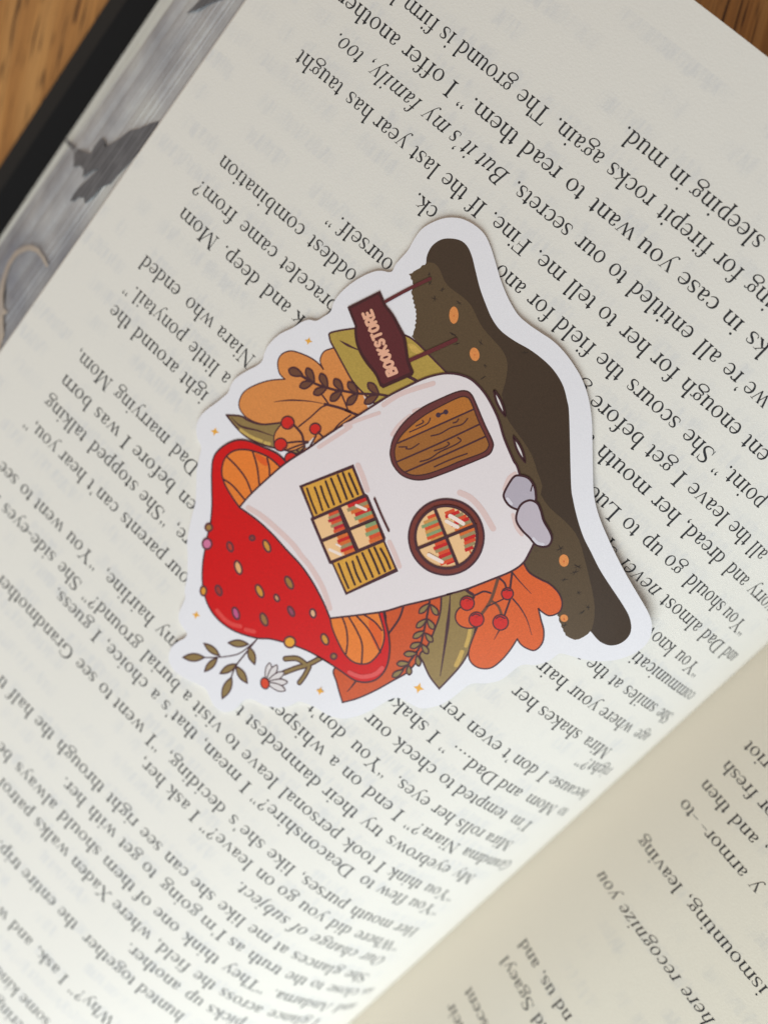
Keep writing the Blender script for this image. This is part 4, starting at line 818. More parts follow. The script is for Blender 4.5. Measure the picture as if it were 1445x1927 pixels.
 ('twig#b','l',(74,38,48),24,0,3,[4402, 5324, 4371, 5357, 4337, 5381, 4302, 5398, 4264, 5402, 4218, 5374, 4246, 5327, 4282, 5310, 4320, 5307, 4360, 5311],[]),
 ('twig#b','f',(146,122,74),3,0,1,[4307, 5512, 4340, 5546, 4365, 5583, 4383, 5622, 4388, 5666, 4364, 5719, 4317, 5689, 4300, 5649, 4294, 5606, 4296, 5560],[]),
 ('twig#b','l',(74,38,48),24,0,3,[4307, 5512, 4340, 5546, 4365, 5583, 4383, 5622, 4388, 5666, 4364, 5719, 4317, 5689, 4300, 5649, 4294, 5606, 4296, 5560],[]),
 ('twig#b','f',(146,122,74),3,0,1,[4269, 5527, 4236, 5555, 4203, 5574, 4168, 5585, 4133, 5583, 4094, 5548, 4126, 5505, 4160, 5495, 4196, 5497, 4232, 5507],[]),
 ('twig#b','l',(74,38,48),24,0,3,[4269, 5527, 4236, 5555, 4203, 5574, 4168, 5585, 4133, 5583, 4094, 5548, 4126, 5505, 4160, 5495, 4196, 5497, 4232, 5507],[]),
 ('twig#b','f',(146,122,74),3,0,1,[4216, 5694, 4252, 5719, 4279, 5749, 4300, 5781, 4309, 5819, 4290, 5871, 4241, 5852, 4220, 5819, 4212, 5781, 4210, 5740],[]),
 ('twig#b','l',(74,38,48),24,0,3,[4216, 5694, 4252, 5719, 4279, 5749, 4300, 5781, 4309, 5819, 4290, 5871, 4241, 5852, 4220, 5819, 4212, 5781, 4210, 5740],[]),
 ('twig#b','f',(146,122,74),3,0,1,[4185, 5702, 4156, 5735, 4125, 5758, 4093, 5774, 4057, 5777, 4015, 5748, 4041, 5701, 4073, 5685, 4109, 5683, 4146, 5688],[]),
 ('twig#b','l',(74,38,48),24,0,3,[4185, 5702, 4156, 5735, 4125, 5758, 4093, 5774, 4057, 5777, 4015, 5748, 4041, 5701, 4073, 5685, 4109, 5683, 4146, 5688],[]),
 ('twig#b','f',(146,122,74),3,0,1,[4144, 5870, 4190, 5886, 4228, 5908, 4261, 5935, 4285, 5972, 4286, 6031, 4230, 6026, 4197, 5998, 4173, 5962, 4156, 5919],[]),
 ('twig#b','l',(74,38,48),24,0,3,[4144, 5870, 4190, 5886, 4228, 5908, 4261, 5935, 4285, 5972, 4286, 6031, 4230, 6026, 4197, 5998, 4173, 5962, 4156, 5919],[]),
 ('twig#b','f',(146,122,74),3,0,1,[4120, 5898, 4105, 5940, 4085, 5973, 4061, 6001, 4029, 6018, 3979, 6008, 3986, 5954, 4010, 5927, 4042, 5911, 4078, 5901],[]),
 ('twig#b','l',(74,38,48),24,0,3,[4120, 5898, 4105, 5940, 4085, 5973, 4061, 6001, 4029, 6018, 3979, 6008, 3986, 5954, 4010, 5927, 4042, 5911, 4078, 5901],[]),
 ('twig#b','f',(146,122,74),3,0,1,[4123, 6085, 4168, 6098, 4206, 6118, 4238, 6143, 4262, 6178, 4262, 6237, 4207, 6235, 4175, 6209, 4152, 6174, 4135, 6133],[]),
 ('twig#b','l',(74,38,48),25,0,3,[4123, 6085, 4168, 6098, 4206, 6118, 4238, 6143, 4262, 6178, 4262, 6237, 4207, 6235, 4175, 6209, 4152, 6174, 4135, 6133],[]),
 ('twig#b','f',(146,122,74),3,0,1,[4105, 6120, 4098, 6160, 4086, 6193, 4068, 6221, 4041, 6239, 3993, 6233, 3990, 6182, 4008, 6154, 4035, 6137, 4067, 6125],[]),
 ('twig#b','l',(74,38,48),25,0,3,[4105, 6120, 4098, 6160, 4086, 6193, 4068, 6221, 4041, 6239, 3993, 6233, 3990, 6182, 4008, 6154, 4035, 6137, 4067, 6125],[]),
 ('twig#b','f',(146,122,74),3,0,1,[4120, 6240, 4153, 6277, 4176, 6316, 4193, 6357, 4197, 6401, 4170, 6455, 4124, 6422, 4108, 6381, 4104, 6336, 4108, 6290],[]),
 ('twig#b','l',(74,38,48),25,0,3,[4120, 6240, 4153, 6277, 4176, 6316, 4193, 6357, 4197, 6401, 4170, 6455, 4124, 6422, 4108, 6381, 4104, 6336, 4108, 6290],[]),
 ('maple_leaf','f','maple',3,0,1,[3938, 3593, 3761, 3652, 3550, 3615, 3405, 3575, 3210, 3587, 3056, 3670, 2990, 3806, 3056, 3950, 3179, 3984, 3270, 3978, 3114, 4088, 2949, 4199, 2833, 4358, 2833, 4527, 2957, 4594, 3073, 4603, 3161, 4575, 3115, 4796, 3099, 5020, 3133, 5226, 3267, 5355, 3426, 5371, 3551, 5285, 3649, 5106, 3745, 4853, 3829, 4975, 3963, 5037, 4095, 4995, 4158, 4855, 4105, 4670, 4118, 4516, 4266, 4526, 4178, 4243],[0, 9, 16, 24, 31, 32]),
 ('maple_leaf','l',(74,38,48),24,0,3,[3938, 3593, 3761, 3652, 3550, 3615, 3405, 3575, 3210, 3587, 3056, 3670, 2990, 3806, 3056, 3950, 3179, 3984, 3270, 3978, 3114, 4088, 2949, 4199, 2833, 4358, 2833, 4527, 2957, 4594, 3073, 4603, 3161, 4575, 3115, 4796, 3099, 5020, 3133, 5226, 3267, 5355, 3426, 5371, 3551, 5285, 3649, 5106, 3745, 4853, 3829, 4975, 3963, 5037, 4095, 4995, 4158, 4855, 4105, 4670, 4118, 4516, 4266, 4526, 4178, 4243],[0, 9, 16, 24, 31, 32]),
 ('maple_leaf','l',(74,38,48),25,-1,1,[3934, 3832, 3756, 3858, 3504, 3881],[]),
 ('maple_leaf','l',(74,38,48),27,-1,1,[3654, 4138, 3474, 4165, 3270, 4236, 3043, 4372],[]),
 ('maple_leaf','l',(74,38,48),24,-1,1,[3462, 4654, 3414, 4838],[]),
 ('berry_sprig#b','l',(110,68,50),50,0,1,[4043, 4050, 3886, 4393, 3841, 4649],[]),
 ('berry_sprig#b','l',(74,38,48),35,0,1,[3950, 3831, 3783, 4064],[]),
 ('berry_sprig#b','l',(74,38,48),31,0,1,[4280, 4545, 4134, 4515, 4066, 4367, 3967, 4305],[]),
 ('berry_sprig#b','l',(110,68,50),41,0,1,[3886, 4393, 3739, 4384, 3579, 4464],[]),
 ('berry_sprig#b','l',(74,38,48),31,0,1,[4027, 4034, 3926, 4036, 3849, 4077],[]),
 ('berry_sprig#b','l',(74,38,48),31,0,1,[3559, 4445, 3702, 4118],[]),
 ('berry_sprig#b','l',(74,38,48),22,0,1,[3864, 4521, 3758, 4244],[]),
 ('berry_sprig#b/berry#140','f','berry',3,0,1,[4041, 4608, 4010, 4691, 4044, 4772, 4124, 4802, 4202, 4764, 4233, 4680, 4199, 4600, 4119, 4570],[]),
 ('berry_sprig#b/berry#140','l',(74,38,48),22,0,3,[4041, 4608, 4010, 4691, 4044, 4772, 4124, 4802, 4202, 4764, 4233, 4680, 4199, 4600, 4119, 4570],[]),
 ('berry_sprig#b/berry#140','l',(74,38,48),20,0,1,[4209, 4690, 4186, 4628, 4116, 4601],[]),
 ('berry_sprig#b/berry#140','l',(74,38,48),18,1,1,[4154, 4670, 4133, 4631],[]),
 ('berry_sprig#b/berry#203','f','berry',3,0,1,[3754, 4700, 3721, 4787, 3757, 4871, 3840, 4902, 3922, 4862, 3954, 4774, 3919, 4691, 3836, 4660],[]),
 ('berry_sprig#b/berry#203','l',(74,38,48),22,0,3,[3754, 4700, 3721, 4787, 3757, 4871, 3840, 4902, 3922, 4862, 3954, 4774, 3919, 4691, 3836, 4660],[]),
 ('berry_sprig#b/berry#203','l',(74,38,48),20,0,1,[3929, 4784, 3906, 4719, 3833, 4692],[]),
 ('berry_sprig#b/berry#203','l',(74,38,48),18,1,1,[3871, 4765, 3850, 4725],[]),
 ('berry_sprig#b/berry#367','f','berry',3,0,1,[3446, 4471, 3411, 4561, 3447, 4647, 3533, 4678, 3619, 4637, 3653, 4546, 3617, 4461, 3531, 4429],[]),
 ('berry_sprig#b/berry#367','l',(74,38,48),22,0,3,[3446, 4471, 3411, 4561, 3447, 4647, 3533, 4678, 3619, 4637, 3653, 4546, 3617, 4461, 3531, 4429],[]),
 ('berry_sprig#b/berry#367','l',(74,38,48),20,0,1,[3626, 4556, 3604, 4488, 3526, 4461],[]),
 ('berry_sprig#b/berry#367','l',(74,38,48),18,1,1,[3565, 4538, 3545, 4499],[]),
 ('berry_sprig#b/berry#413','f','berry',3,0,1,[3705, 4072, 3679, 4140, 3707, 4205, 3772, 4229, 3837, 4198, 3863, 4129, 3835, 4064, 3770, 4040],[]),
 ('berry_sprig#b/berry#413','l',(74,38,48),22,0,3,[3705, 4072, 3679, 4140, 3707, 4205, 3772, 4229, 3837, 4198, 3863, 4129, 3835, 4064, 3770, 4040],[]),
 ('berry_sprig#b/berry#413','l',(74,38,48),20,0,1,[3843, 4137, 3823, 4092, 3767, 4065],[]),
 ('berry_sprig#b/berry#413','l',(74,38,48),18,1,1,[3804, 4119, 3783, 4081],[]),
 ('leafy_sprig','l',(74,38,48),23,0,1,[6256, 7619, 6285, 7893, 6352, 8126, 6567, 8413, 6757, 8607],[]),
 ('leafy_sprig','l',(74,38,48),28,0,1,[6260, 7676, 6247, 7937, 6225, 8273, 6144, 8524],[]),
 ('leafy_sprig','f','olive',3,0,1,[6735, 8585, 6820, 8612, 6893, 8655, 6951, 8714, 6995, 8791, 7026, 8882, 6941, 8854, 6867, 8811, 6809, 8752, 6766, 8675],[0, 5]),
 ('leafy_sprig','l',(74,38,48),26,0,3,[6735, 8585, 6820, 8612, 6893, 8655, 6951, 8714, 6995, 8791, 7026, 8882, 6941, 8854, 6867, 8811, 6809, 8752, 6766, 8675],[0, 5]),
 ('leafy_sprig','f','olive',3,0,1,[6557, 8361, 6627, 8334, 6698, 8323, 6767, 8332, 6836, 8359, 6905, 8404, 6833, 8431, 6763, 8441, 6693, 8433, 6624, 8405],[0, 5]),
 ('leafy_sprig','l',(74,38,48),26,0,3,[6557, 8361, 6627, 8334, 6698, 8323, 6767, 8332, 6836, 8359, 6905, 8404, 6833, 8431, 6763, 8441, 6693, 8433, 6624, 8405],[0, 5]),
 ('leafy_sprig','f','olive',3,0,1,[6560, 8421, 6595, 8492, 6615, 8564, 6617, 8635, 6602, 8705, 6571, 8775, 6535, 8703, 6515, 8631, 6513, 8560, 6529, 8490],[0, 5]),
 ('leafy_sprig','l',(74,38,48),26,0,3,[6560, 8421, 6595, 8492, 6615, 8564, 6617, 8635, 6602, 8705, 6571, 8775, 6535, 8703, 6515, 8631, 6513, 8560, 6529, 8490],[0, 5]),
 ('leafy_sprig','f','olive',3,0,1,[6315, 7828, 6392, 7846, 6459, 7879, 6514, 7927, 6557, 7992, 6589, 8071, 6512, 8052, 6445, 8020, 6390, 7971, 6347, 7906],[0, 5]),
 ('leafy_sprig','l',(74,38,48),26,0,3,[6315, 7828, 6392, 7846, 6459, 7879, 6514, 7927, 6557, 7992, 6589, 8071, 6512, 8052, 6445, 8020, 6390, 7971, 6347, 7906],[0, 5]),
 ('leafy_sprig','f','olive',3,0,1,[6276, 7857, 6240, 7923, 6194, 7973, 6139, 8004, 6074, 8015, 6001, 8011, 6038, 7945, 6083, 7895, 6138, 7864, 6203, 7852],[0, 5]),
 ('leafy_sprig','l',(74,38,48),26,0,3,[6276, 7857, 6240, 7923, 6194, 7973, 6139, 8004, 6074, 8015, 6001, 8011, 6038, 7945, 6083, 7895, 6138, 7864, 6203, 7852],[0, 5]),
 ('leafy_sprig','f','olive',3,0,1,[6237, 8244, 6292, 8303, 6331, 8368, 6353, 8438, 6355, 8514, 6342, 8594, 6287, 8534, 6248, 8469, 6227, 8399, 6224, 8323],[0, 5]),
 ('leafy_sprig','l',(74,38,48),26,0,3,[6237, 8244, 6292, 8303, 6331, 8368, 6353, 8438, 6355, 8514, 6342, 8594, 6287, 8534, 6248, 8469, 6227, 8399, 6224, 8323],[0, 5]),
 ('leafy_sprig','f','olive',3,0,1,[6219, 8281, 6161, 8335, 6098, 8372, 6031, 8388, 5958, 8383, 5881, 8359, 5939, 8305, 6001, 8268, 6069, 8252, 6142, 8257],[0, 5]),
 ('leafy_sprig','l',(74,38,48),26,0,3,[6219, 8281, 6161, 8335, 6098, 8372, 6031, 8388, 5958, 8383, 5881, 8359, 5939, 8305, 6001, 8268, 6069, 8252, 6142, 8257],[0, 5]),
 ('leafy_sprig','f','olive',3,0,1,[6149, 8487, 6165, 8587, 6162, 8678, 6137, 8761, 6089, 8835, 6023, 8901, 6008, 8801, 6011, 8709, 6036, 8626, 6083, 8553],[0, 5]),
 ('leafy_sprig','l',(74,38,48),26,0,3,[6149, 8487, 6165, 8587, 6162, 8678, 6137, 8761, 6089, 8835, 6023, 8901, 6008, 8801, 6011, 8709, 6036, 8626, 6083, 8553],[0, 5]),
 ('daisy','l',(74,38,48),99,0,1,[5238, 7064, 5327, 7330, 5427, 7513, 5536, 7747],[]),
 ('daisy','l',(74,38,48),104,0,1,[5381, 7357, 5534, 7391, 5675, 7542],[]),
 ('daisy','l',(74,38,48),94,0,1,[5286, 7342, 5243, 7515, 5226, 7677],[]),
 ('daisy','l','olive',53,0,1,[5238, 7064, 5327, 7330, 5427, 7513, 5536, 7747],[]),
 ('daisy','l','olive',59,0,1,[5381, 7357, 5534, 7391, 5675, 7542],[]),
 ('daisy','l','olive',48,0,1,[5286, 7342, 5243, 7515, 5226, 7677],[]),
 ('daisy','f','petal',3,0,1,[5642, 8096, 5654, 8018, 5676, 7947, 5706, 7882, 5749, 7826, 5824, 7795, 5827, 7884, 5797, 7949, 5754, 8004, 5703, 8054],[]),
 ('daisy','l',(74,38,48),19,0,3,[5642, 8096, 5654, 8018, 5676, 7947, 5706, 7882, 5749, 7826, 5824, 7795, 5827, 7884, 5797, 7949, 5754, 8004, 5703, 8054],[]),
 ('daisy','f','petal',3,0,1,[5642, 8096, 5627, 8016, 5623, 7938, 5629, 7863, 5649, 7792, 5708, 7731, 5740, 7815, 5735, 7890, 5714, 7961, 5683, 8030],[]),
 ('daisy','l',(74,38,48),19,0,3,[5642, 8096, 5627, 8016, 5623, 7938, 5629, 7863, 5649, 7792, 5708, 7731, 5740, 7815, 5735, 7890, 5714, 7961, 5683, 8030],[]),
 ('daisy','f','petal',3,0,1,[5642, 8096, 5593, 8031, 5555, 7964, 5526, 7893, 5513, 7819, 5535, 7733, 5601, 7792, 5629, 7862, 5643, 7937, 5648, 8015],[]),
 ('daisy','l',(74,38,48),19,0,3,[5642, 8096, 5593, 8031, 5555, 7964, 5526, 7893, 5513, 7819, 5535, 7733, 5601, 7792, 5629, 7862, 5643, 7937, 5648, 8015],[]),
 ('daisy','f','petal',3,0,1,[5642, 8096, 5570, 8063, 5505, 8021, 5448, 7972, 5401, 7911, 5380, 7821, 5464, 7840, 5521, 7889, 5568, 7950, 5609, 8019],[]),
 ('daisy','l',(74,38,48),19,0,3,[5642, 8096, 5570, 8063, 5505, 8021, 5448, 7972, 5401, 7911, 5380, 7821, 5464, 7840, 5521, 7889, 5568, 7950, 5609, 8019],[]),
 ('daisy','f','petal',3,0,1,[5642, 8096, 5567, 8097, 5495, 8088, 5426, 8068, 5363, 8033, 5313, 7959, 5394, 7939, 5462, 7959, 5525, 7994, 5585, 8039],[]),
 ('daisy','l',(74,38,48),19,0,3,[5642, 8096, 5567, 8097, 5495, 8088, 5426, 8068, 5363, 8033, 5313, 7959, 5394, 7939, 5462, 7959, 5525, 7994, 5585, 8039],[]),
 ('daisy','f','daisyc',3,0,1,[5611, 8059, 5566, 8116, 5570, 8179, 5621, 8211, 5689, 8194, 5734, 8138, 5730, 8075, 5679, 8042],[]),
 ('daisy','l',(74,38,48),24,0,3,[5611, 8059, 5566, 8116, 5570, 8179, 5621, 8211, 5689, 8194, 5734, 8138, 5730, 8075, 5679, 8042],[]),
 ('mushroom_cap','f','red',3,0,1,[7844, 5027, 8071, 5029, 8335, 5117, 8594, 5213, 8753, 5336, 8849, 5502, 8897, 5694, 8880, 5854, 8767, 6030, 8556, 6271, 8367, 6482, 8198, 6713, 8206, 6697, 8118, 6876, 7963, 7149, 7817, 7381, 7631, 7601, 7434, 7759, 7208, 7861, 6963, 7891, 6702, 7848, 6465, 7747, 6256, 7619, 6109, 7484, 5923, 7364, 5672, 7233, 5464, 7144, 5239, 7078, 5081, 7039, 5316, 7100, 5106, 7048, 4844, 6997, 4623, 6961, 4483, 6893, 4381, 6782, 4326, 6647, 4329, 6476, 4395, 6303, 4538, 6105, 4703, 5956, 4871, 5837, 5005, 5737, 5145, 5695, 5565, 5039, 7286, 4983],[0, 41, 42, 43, 44]),
 ('mushroom_cap','l',(74,38,48),29,0,3,[7844, 5027, 8071, 5029, 8335, 5117, 8594, 5213, 8753, 5336, 8849, 5502, 8897, 5694, 8880, 5854, 8767, 6030, 8556, 6271, 8367, 6482, 8198, 6713, 8206, 6697, 8118, 6876, 7963, 7149, 7817, 7381, 7631, 7601, 7434, 7759, 7208, 7861, 6963, 7891, 6702, 7848, 6465, 7747, 6256, 7619, 6109, 7484, 5923, 7364, 5672, 7233, 5464, 7144, 5239, 7078, 5081, 7039, 5316, 7100, 5106, 7048, 4844, 6997, 4623, 6961, 4483, 6893, 4381, 6782, 4326, 6647, 4329, 6476, 4395, 6303, 4538, 6105, 4703, 5956, 4871, 5837, 5005, 5737, 5145, 5695, 5565, 5039, 7286, 4983],[0, 41, 42, 43, 44]),
 ('mushroom_cap','f','gill',3,0,1,[7977, 6159, 8171, 6122, 8425, 6049, 8605, 5935, 8711, 5753, 8706, 5573, 8605, 5413, 8425, 5284, 8152, 5175, 7873, 5159, 7908, 5451, 7971, 5861],[0, 9]),
 ('mushroom_cap','l',(74,38,48),29,0,3,[7977, 6159, 8171, 6122, 8425, 6049, 8605, 5935, 8711, 5753, 8706, 5573, 8605, 5413, 8425, 5284, 8152, 5175, 7873, 5159, 7908, 5451, 7971, 5861],[0, 9]),
 ('mushroom_cap','f','gilldk',3,0,1,[8358, 5286, 8252, 5241, 8130, 5230, 8069, 5299, 8167, 5337, 8275, 5335],[]),
 ('mushroom_cap','l',(74,38,48),31,0,1,[8509, 5999, 8307, 5967, 7984, 5999],[]),
 ('mushroom_cap','l',(74,38,48),31,0,1,[8702, 5670, 8456, 5674, 8202, 5719, 7975, 5826],[]),
 ('mushroom_cap','l',(74,38,48),31,0,1,[8419, 5291, 8189, 5432, 7964, 5628],[]),
 ('mushroom_cap','l',(74,38,48),31,0,1,[8154, 5202, 8028, 5286, 7933, 5387],[]),
 ('mushroom_cap','f','gill',3,0,1,[5582, 6449, 5048, 5805, 4917, 5882, 4749, 6001, 4651, 6139, 4593, 6317, 4599, 6535, 4686, 6662, 4823, 6734, 5004, 6730, 5221, 6657, 5437, 6556],[0, 1]),
 ('mushroom_cap','l',(74,38,48),27,0,3,[5582, 6449, 5048, 5805, 4917, 5882, 4749, 6001, 4651, 6139, 4593, 6317, 4599, 6535, 4686, 6662, 4823, 6734, 5004, 6730, 5221, 6657, 5437, 6556],[0, 1]),
 ('mushroom_cap','f','gilldk',3,0,1,[5080, 5992, 4863, 5985, 4714, 6097, 4630, 6275, 4832, 6215, 4988, 6109],[]),
 ('mushroom_cap','l',(74,38,48),29,0,1,[5439, 6295, 5268, 6388, 5103, 6538, 4984, 6710],[]),
 ('mushroom_cap','l',(74,38,48),29,0,1,[5358, 6215, 5117, 6289, 4889, 6404, 4688, 6646],[]),
 ('mushroom_cap','l',(74,38,48),29,0,1,[5277, 6108, 5008, 6129, 4768, 6203, 4585, 6283],[]),
 ('mushroom_cap','l',(74,38,48),28,0,1,[5215, 6009, 5003, 5967, 4815, 5989],[]),
 ('mushroom_cap','l','redhi',75,0,1,[7107, 7788, 6930, 7803, 6765, 7775, 6621, 7691],[]),
 ('mushroom_cap','l','redhi',74,0,1,[6512, 7663, 6382, 7582],[]),
 ('mushroom_cap','l','redhi2',72,0,1,[4732, 6910, 4558, 6835, 4447, 6707, 4395, 6582, 4390, 6457],[]),
 ('mushroom_cap/seed#748','f',(150,60,50),3,0,1,[7421, 6374, 7424, 6407, 7449, 6433, 7484, 6435, 7507, 6412, 7505, 6379, 7479, 6353, 7444, 6351],[]),
 ('mushroom_cap/seed#748','l',(98,48,58),33,0,3,[7421, 6374, 7424, 6407, 7449, 6433, 7484, 6435, 7507, 6412, 7505, 6379, 7479, 6353, 7444, 6351],[]),
 ('mushroom_cap/seed#548','f',(190,60,45),3,0,1,[7634, 6740, 7588, 6781, 7583, 6824, 7622, 6844, 7682, 6830, 7728, 6789, 7734, 6746, 7695, 6726],[]),
 ('mushroom_cap/seed#548','l',(98,48,58),34,0,3,[7634, 6740, 7588, 6781, 7583, 6824, 7622, 6844, 7682, 6830, 7728, 6789, 7734, 6746, 7695, 6726],[]),
 ('mushroom_cap/seed#880','f',(215,150,60),3,0,1,[7162, 6265, 7097, 6308, 7083, 6355, 7127, 6379, 7204, 6365, 7269, 6321, 7283, 6274, 7239, 6251],[]),
 ('mushroom_cap/seed#880','l',(98,48,58),33,0,3,[7162, 6265, 7097, 6308, 7083, 6355, 7127, 6379, 7204, 6365, 7269, 6321, 7283, 6274, 7239, 6251],[]),
 ('mushroom_cap/seed#622','f',(235,175,120),3,0,1,[7285, 6897, 7222, 6953, 7213, 7007, 7264, 7028, 7345, 7003, 7408, 6947, 7417, 6892, 7366, 6872],[]),
 ('mushroom_cap/seed#622','l',(98,48,58),34,0,3,[7285, 6897, 7222, 6953, 7213, 7007, 7264, 7028, 7345, 7003, 7408, 6947, 7417, 6892, 7366, 6872],[]),
 ('mushroom_cap/seed#1082','f',(165,120,60),3,0,1,[6466, 6452, 6395, 6494, 6377, 6544, 6422, 6571, 6505, 6560, 6576, 6518, 6594, 6469, 6549, 6442],[]),
 ('mushroom_cap/seed#1082','l',(98,48,58),33,0,3,[6466, 6452, 6395, 6494, 6377, 6544, 6422, 6571, 6505, 6560, 6576, 6518, 6594, 6469, 6549, 6442],[]),
 ('mushroom_cap/seed#815','f',(215,150,55),3,0,1,[6748, 6929, 6678, 6976, 6663, 7027, 6710, 7052, 6792, 7037, 6862, 6991, 6878, 6940, 6830, 6914],[]),
 ('mushroom_cap/seed#815','l',(98,48,58),33,0,3,[6748, 6929, 6678, 6976, 6663, 7027, 6710, 7052, 6792, 7037, 6862, 6991, 6878, 6940, 6830, 6914],[]),
 ('mushroom_cap/seed#445','f',(165,52,45),3,0,1,[7293, 7452, 7241, 7494, 7233, 7539, 7273, 7562, 7338, 7548, 7390, 7507, 7398, 7462, 7358, 7439],[]),
 ('mushroom_cap/seed#445','l',(98,48,58),34,0,3,[7293, 7452, 7241, 7494, 7233, 7539, 7273, 7562, 7338, 7548, 7390, 7507, 7398, 7462, 7358, 7439],[]),
 ('mushroom_cap/seed#970','f',(205,150,110),3,0,1,[6457, 6818, 6420, 6846, 6414, 6879, 6442, 6899, 6488, 6893, 6525, 6865, 6531, 6832, 6503, 6812],[]),
 ('mushroom_cap/seed#970','l',(98,48,58),33,0,3,[6457, 6818, 6420, 6846, 6414, 6879, 6442, 6899, 6488, 6893, 6525, 6865, 6531, 6832, 6503, 6812],[]),
 ('mushroom_cap/seed#600','f',(200,90,140),3,0,1,[6801, 7527, 6742, 7577, 6733, 7628, 6779, 7650, 6853, 7631, 6912, 7581, 6921, 7530, 6875, 7508],[]),
 ('mushroom_cap/seed#600','l',(98,48,58),34,0,3,[6801, 7527, 6742, 7577, 6733, 7628, 6779, 7650, 6853, 7631, 6912, 7581, 6921, 7530, 6875, 7508],[]),
 ('mushroom_cap/seed#1100','f',(150,75,100),3,0,1,[6123, 6806, 6065, 6840, 6050, 6879, 6086, 6901, 6153, 6892, 6211, 6858, 6226, 6819, 6189, 6797],[]),
 ('mushroom_cap/seed#1100','l',(98,48,58),33,0,3,[6123, 6806, 6065, 6840, 6050, 6879, 6086, 6901, 6153, 6892, 6211, 6858, 6226, 6819, 6189, 6797],[]),
 ('mushroom_cap/seed#855','f',(160,115,65),3,0,1,[6367, 7242, 6303, 7292, 6290, 7343, 6337, 7367, 6416, 7349, 6481, 7299, 6493, 7247, 6446, 7223],[]),
 ('mushroom_cap/seed#855','l',(98,48,58),34,0,3,[6367, 7242, 6303, 7292, 6290, 7343, 6337, 7367, 6416, 7349, 6481, 7299, 6493, 7247, 6446, 7223],[]),
 ('mushroom_cap/seed#1297','f',(230,180,140),3,0,1,[5817, 6562, 5780, 6603, 5780, 6645, 5817, 6664, 5868, 6648, 5905, 6606, 5905, 6564, 5868, 6546],[]),
 ('mushroom_cap/seed#1297','l',(98,48,58),33,0,3,[5817, 6562, 5780, 6603, 5780, 6645, 5817, 6664, 5868, 6648, 5905, 6606, 5905, 6564, 5868, 6546],[]),
 ('mushroom_cap/seed#1405','f',(215,150,55),3,0,1,[5383, 6736, 5326, 6778, 5315, 6826, 5355, 6853, 5424, 6842, 5480, 6801, 5492, 6753, 5451, 6726],[]),
 ('mushroom_cap/seed#1405','l',(98,48,58),33,0,3,[5383, 6736, 5326, 6778, 5315, 6826, 5355, 6853, 5424, 6842, 5480, 6801, 5492, 6753, 5451, 6726],[]),
 ('mushroom_cap/seed#1485','f',(150,115,65),3,0,1,[5067, 6861, 5055, 6898, 5071, 6935, 5106, 6950, 5140, 6935, 5152, 6898, 5136, 6861, 5100, 6846],[]),
 ('mushroom_cap/seed#1485','l',(98,48,58),33,0,3,[5067, 6861, 5055, 6898, 5071, 6935, 5106, 6950, 5140, 6935, 5152, 6898, 5136, 6861, 5100, 6846],[]),
 ('mushroom_cap/seed#355','f',(170,125,65),3,0,1,[8116, 6762, 8101, 6808, 8123, 6854, 8169, 6873, 8213, 6853, 8228, 6806, 8206, 6760, 8160, 6742],[]),
 ('mushroom_cap/seed#355','l',(98,48,58),34,0,3,[8116, 6762, 8101, 6808, 8123, 6854, 8169, 6873, 8213, 6853, 8228, 6806, 8206, 6760, 8160, 6742],[]),
 ('mushroom_cap/seed#340','f',(215,120,160),3,0,1,[7939, 6981, 7915, 7048, 7942, 7110, 8004, 7133, 8065, 7101, 8089, 7035, 8062, 6972, 8000, 6950],[]),
 ('mushroom_cap/seed#340','l',(98,48,58),34,0,3,[7939, 6981, 7915, 7048, 7942, 7110, 8004, 7133, 8065, 7101, 8089, 7035, 8062, 6972, 8000, 6950],[]),
 ('mushroom_cap/seed#307','f',(225,155,55),3,0,1,[7472, 7667, 7447, 7722, 7461, 7769, 7506, 7780, 7556, 7749, 7581, 7694, 7567, 7647, 7522, 7636],[]),
 ('mushroom_cap/seed#307','l',(98,48,58),34,0,3,[7472, 7667, 7447, 7722, 7461, 7769, 7506, 7780, 7556, 7749, 7581, 7694, 7567, 7647, 7522, 7636],[]),
 ('mushroom_cap/seed#1088','f',(235,165,55),3,0,1,[5723, 7212, 5718, 7289, 5765, 7349, 5838, 7359, 5893, 7312, 5898, 7236, 5850, 7175, 5778, 7165],[]),
 ('mushroom_cap/seed#1088','l',(98,48,58),33,0,3,[5723, 7212, 5718, 7289, 5765, 7349, 5838, 7359, 5893, 7312, 5898, 7236, 5850, 7175, 5778, 7165],[]),
 ('mushroom_stem_house','f','wall',3,0,1,[7977, 6159, 7971, 5861, 7920, 5438, 7852, 5041, 7722, 4607, 7642, 4295, 7489, 3778, 7442, 3641, 7272, 3093, 7136, 2763, 7016, 2501, 6885, 2306, 6762, 2183, 6614, 2090, 6433, 2035, 6190, 2049, 5974, 2108, 5714, 2217, 5456, 2371, 5137, 2519, 4901, 2626, 4021, 3255, 3967, 3429, 3930, 3602, 3971, 3825, 4110, 4146, 4291, 4533, 4454, 4807, 4406, 4735, 4595, 5056, 4826, 5420, 4987, 5707, 5215, 6009, 5576, 6456, 5846, 6331, 6179, 6215, 6529, 6139, 6884, 6119, 7238, 6094, 7601, 6102],[0, 21, 33]),
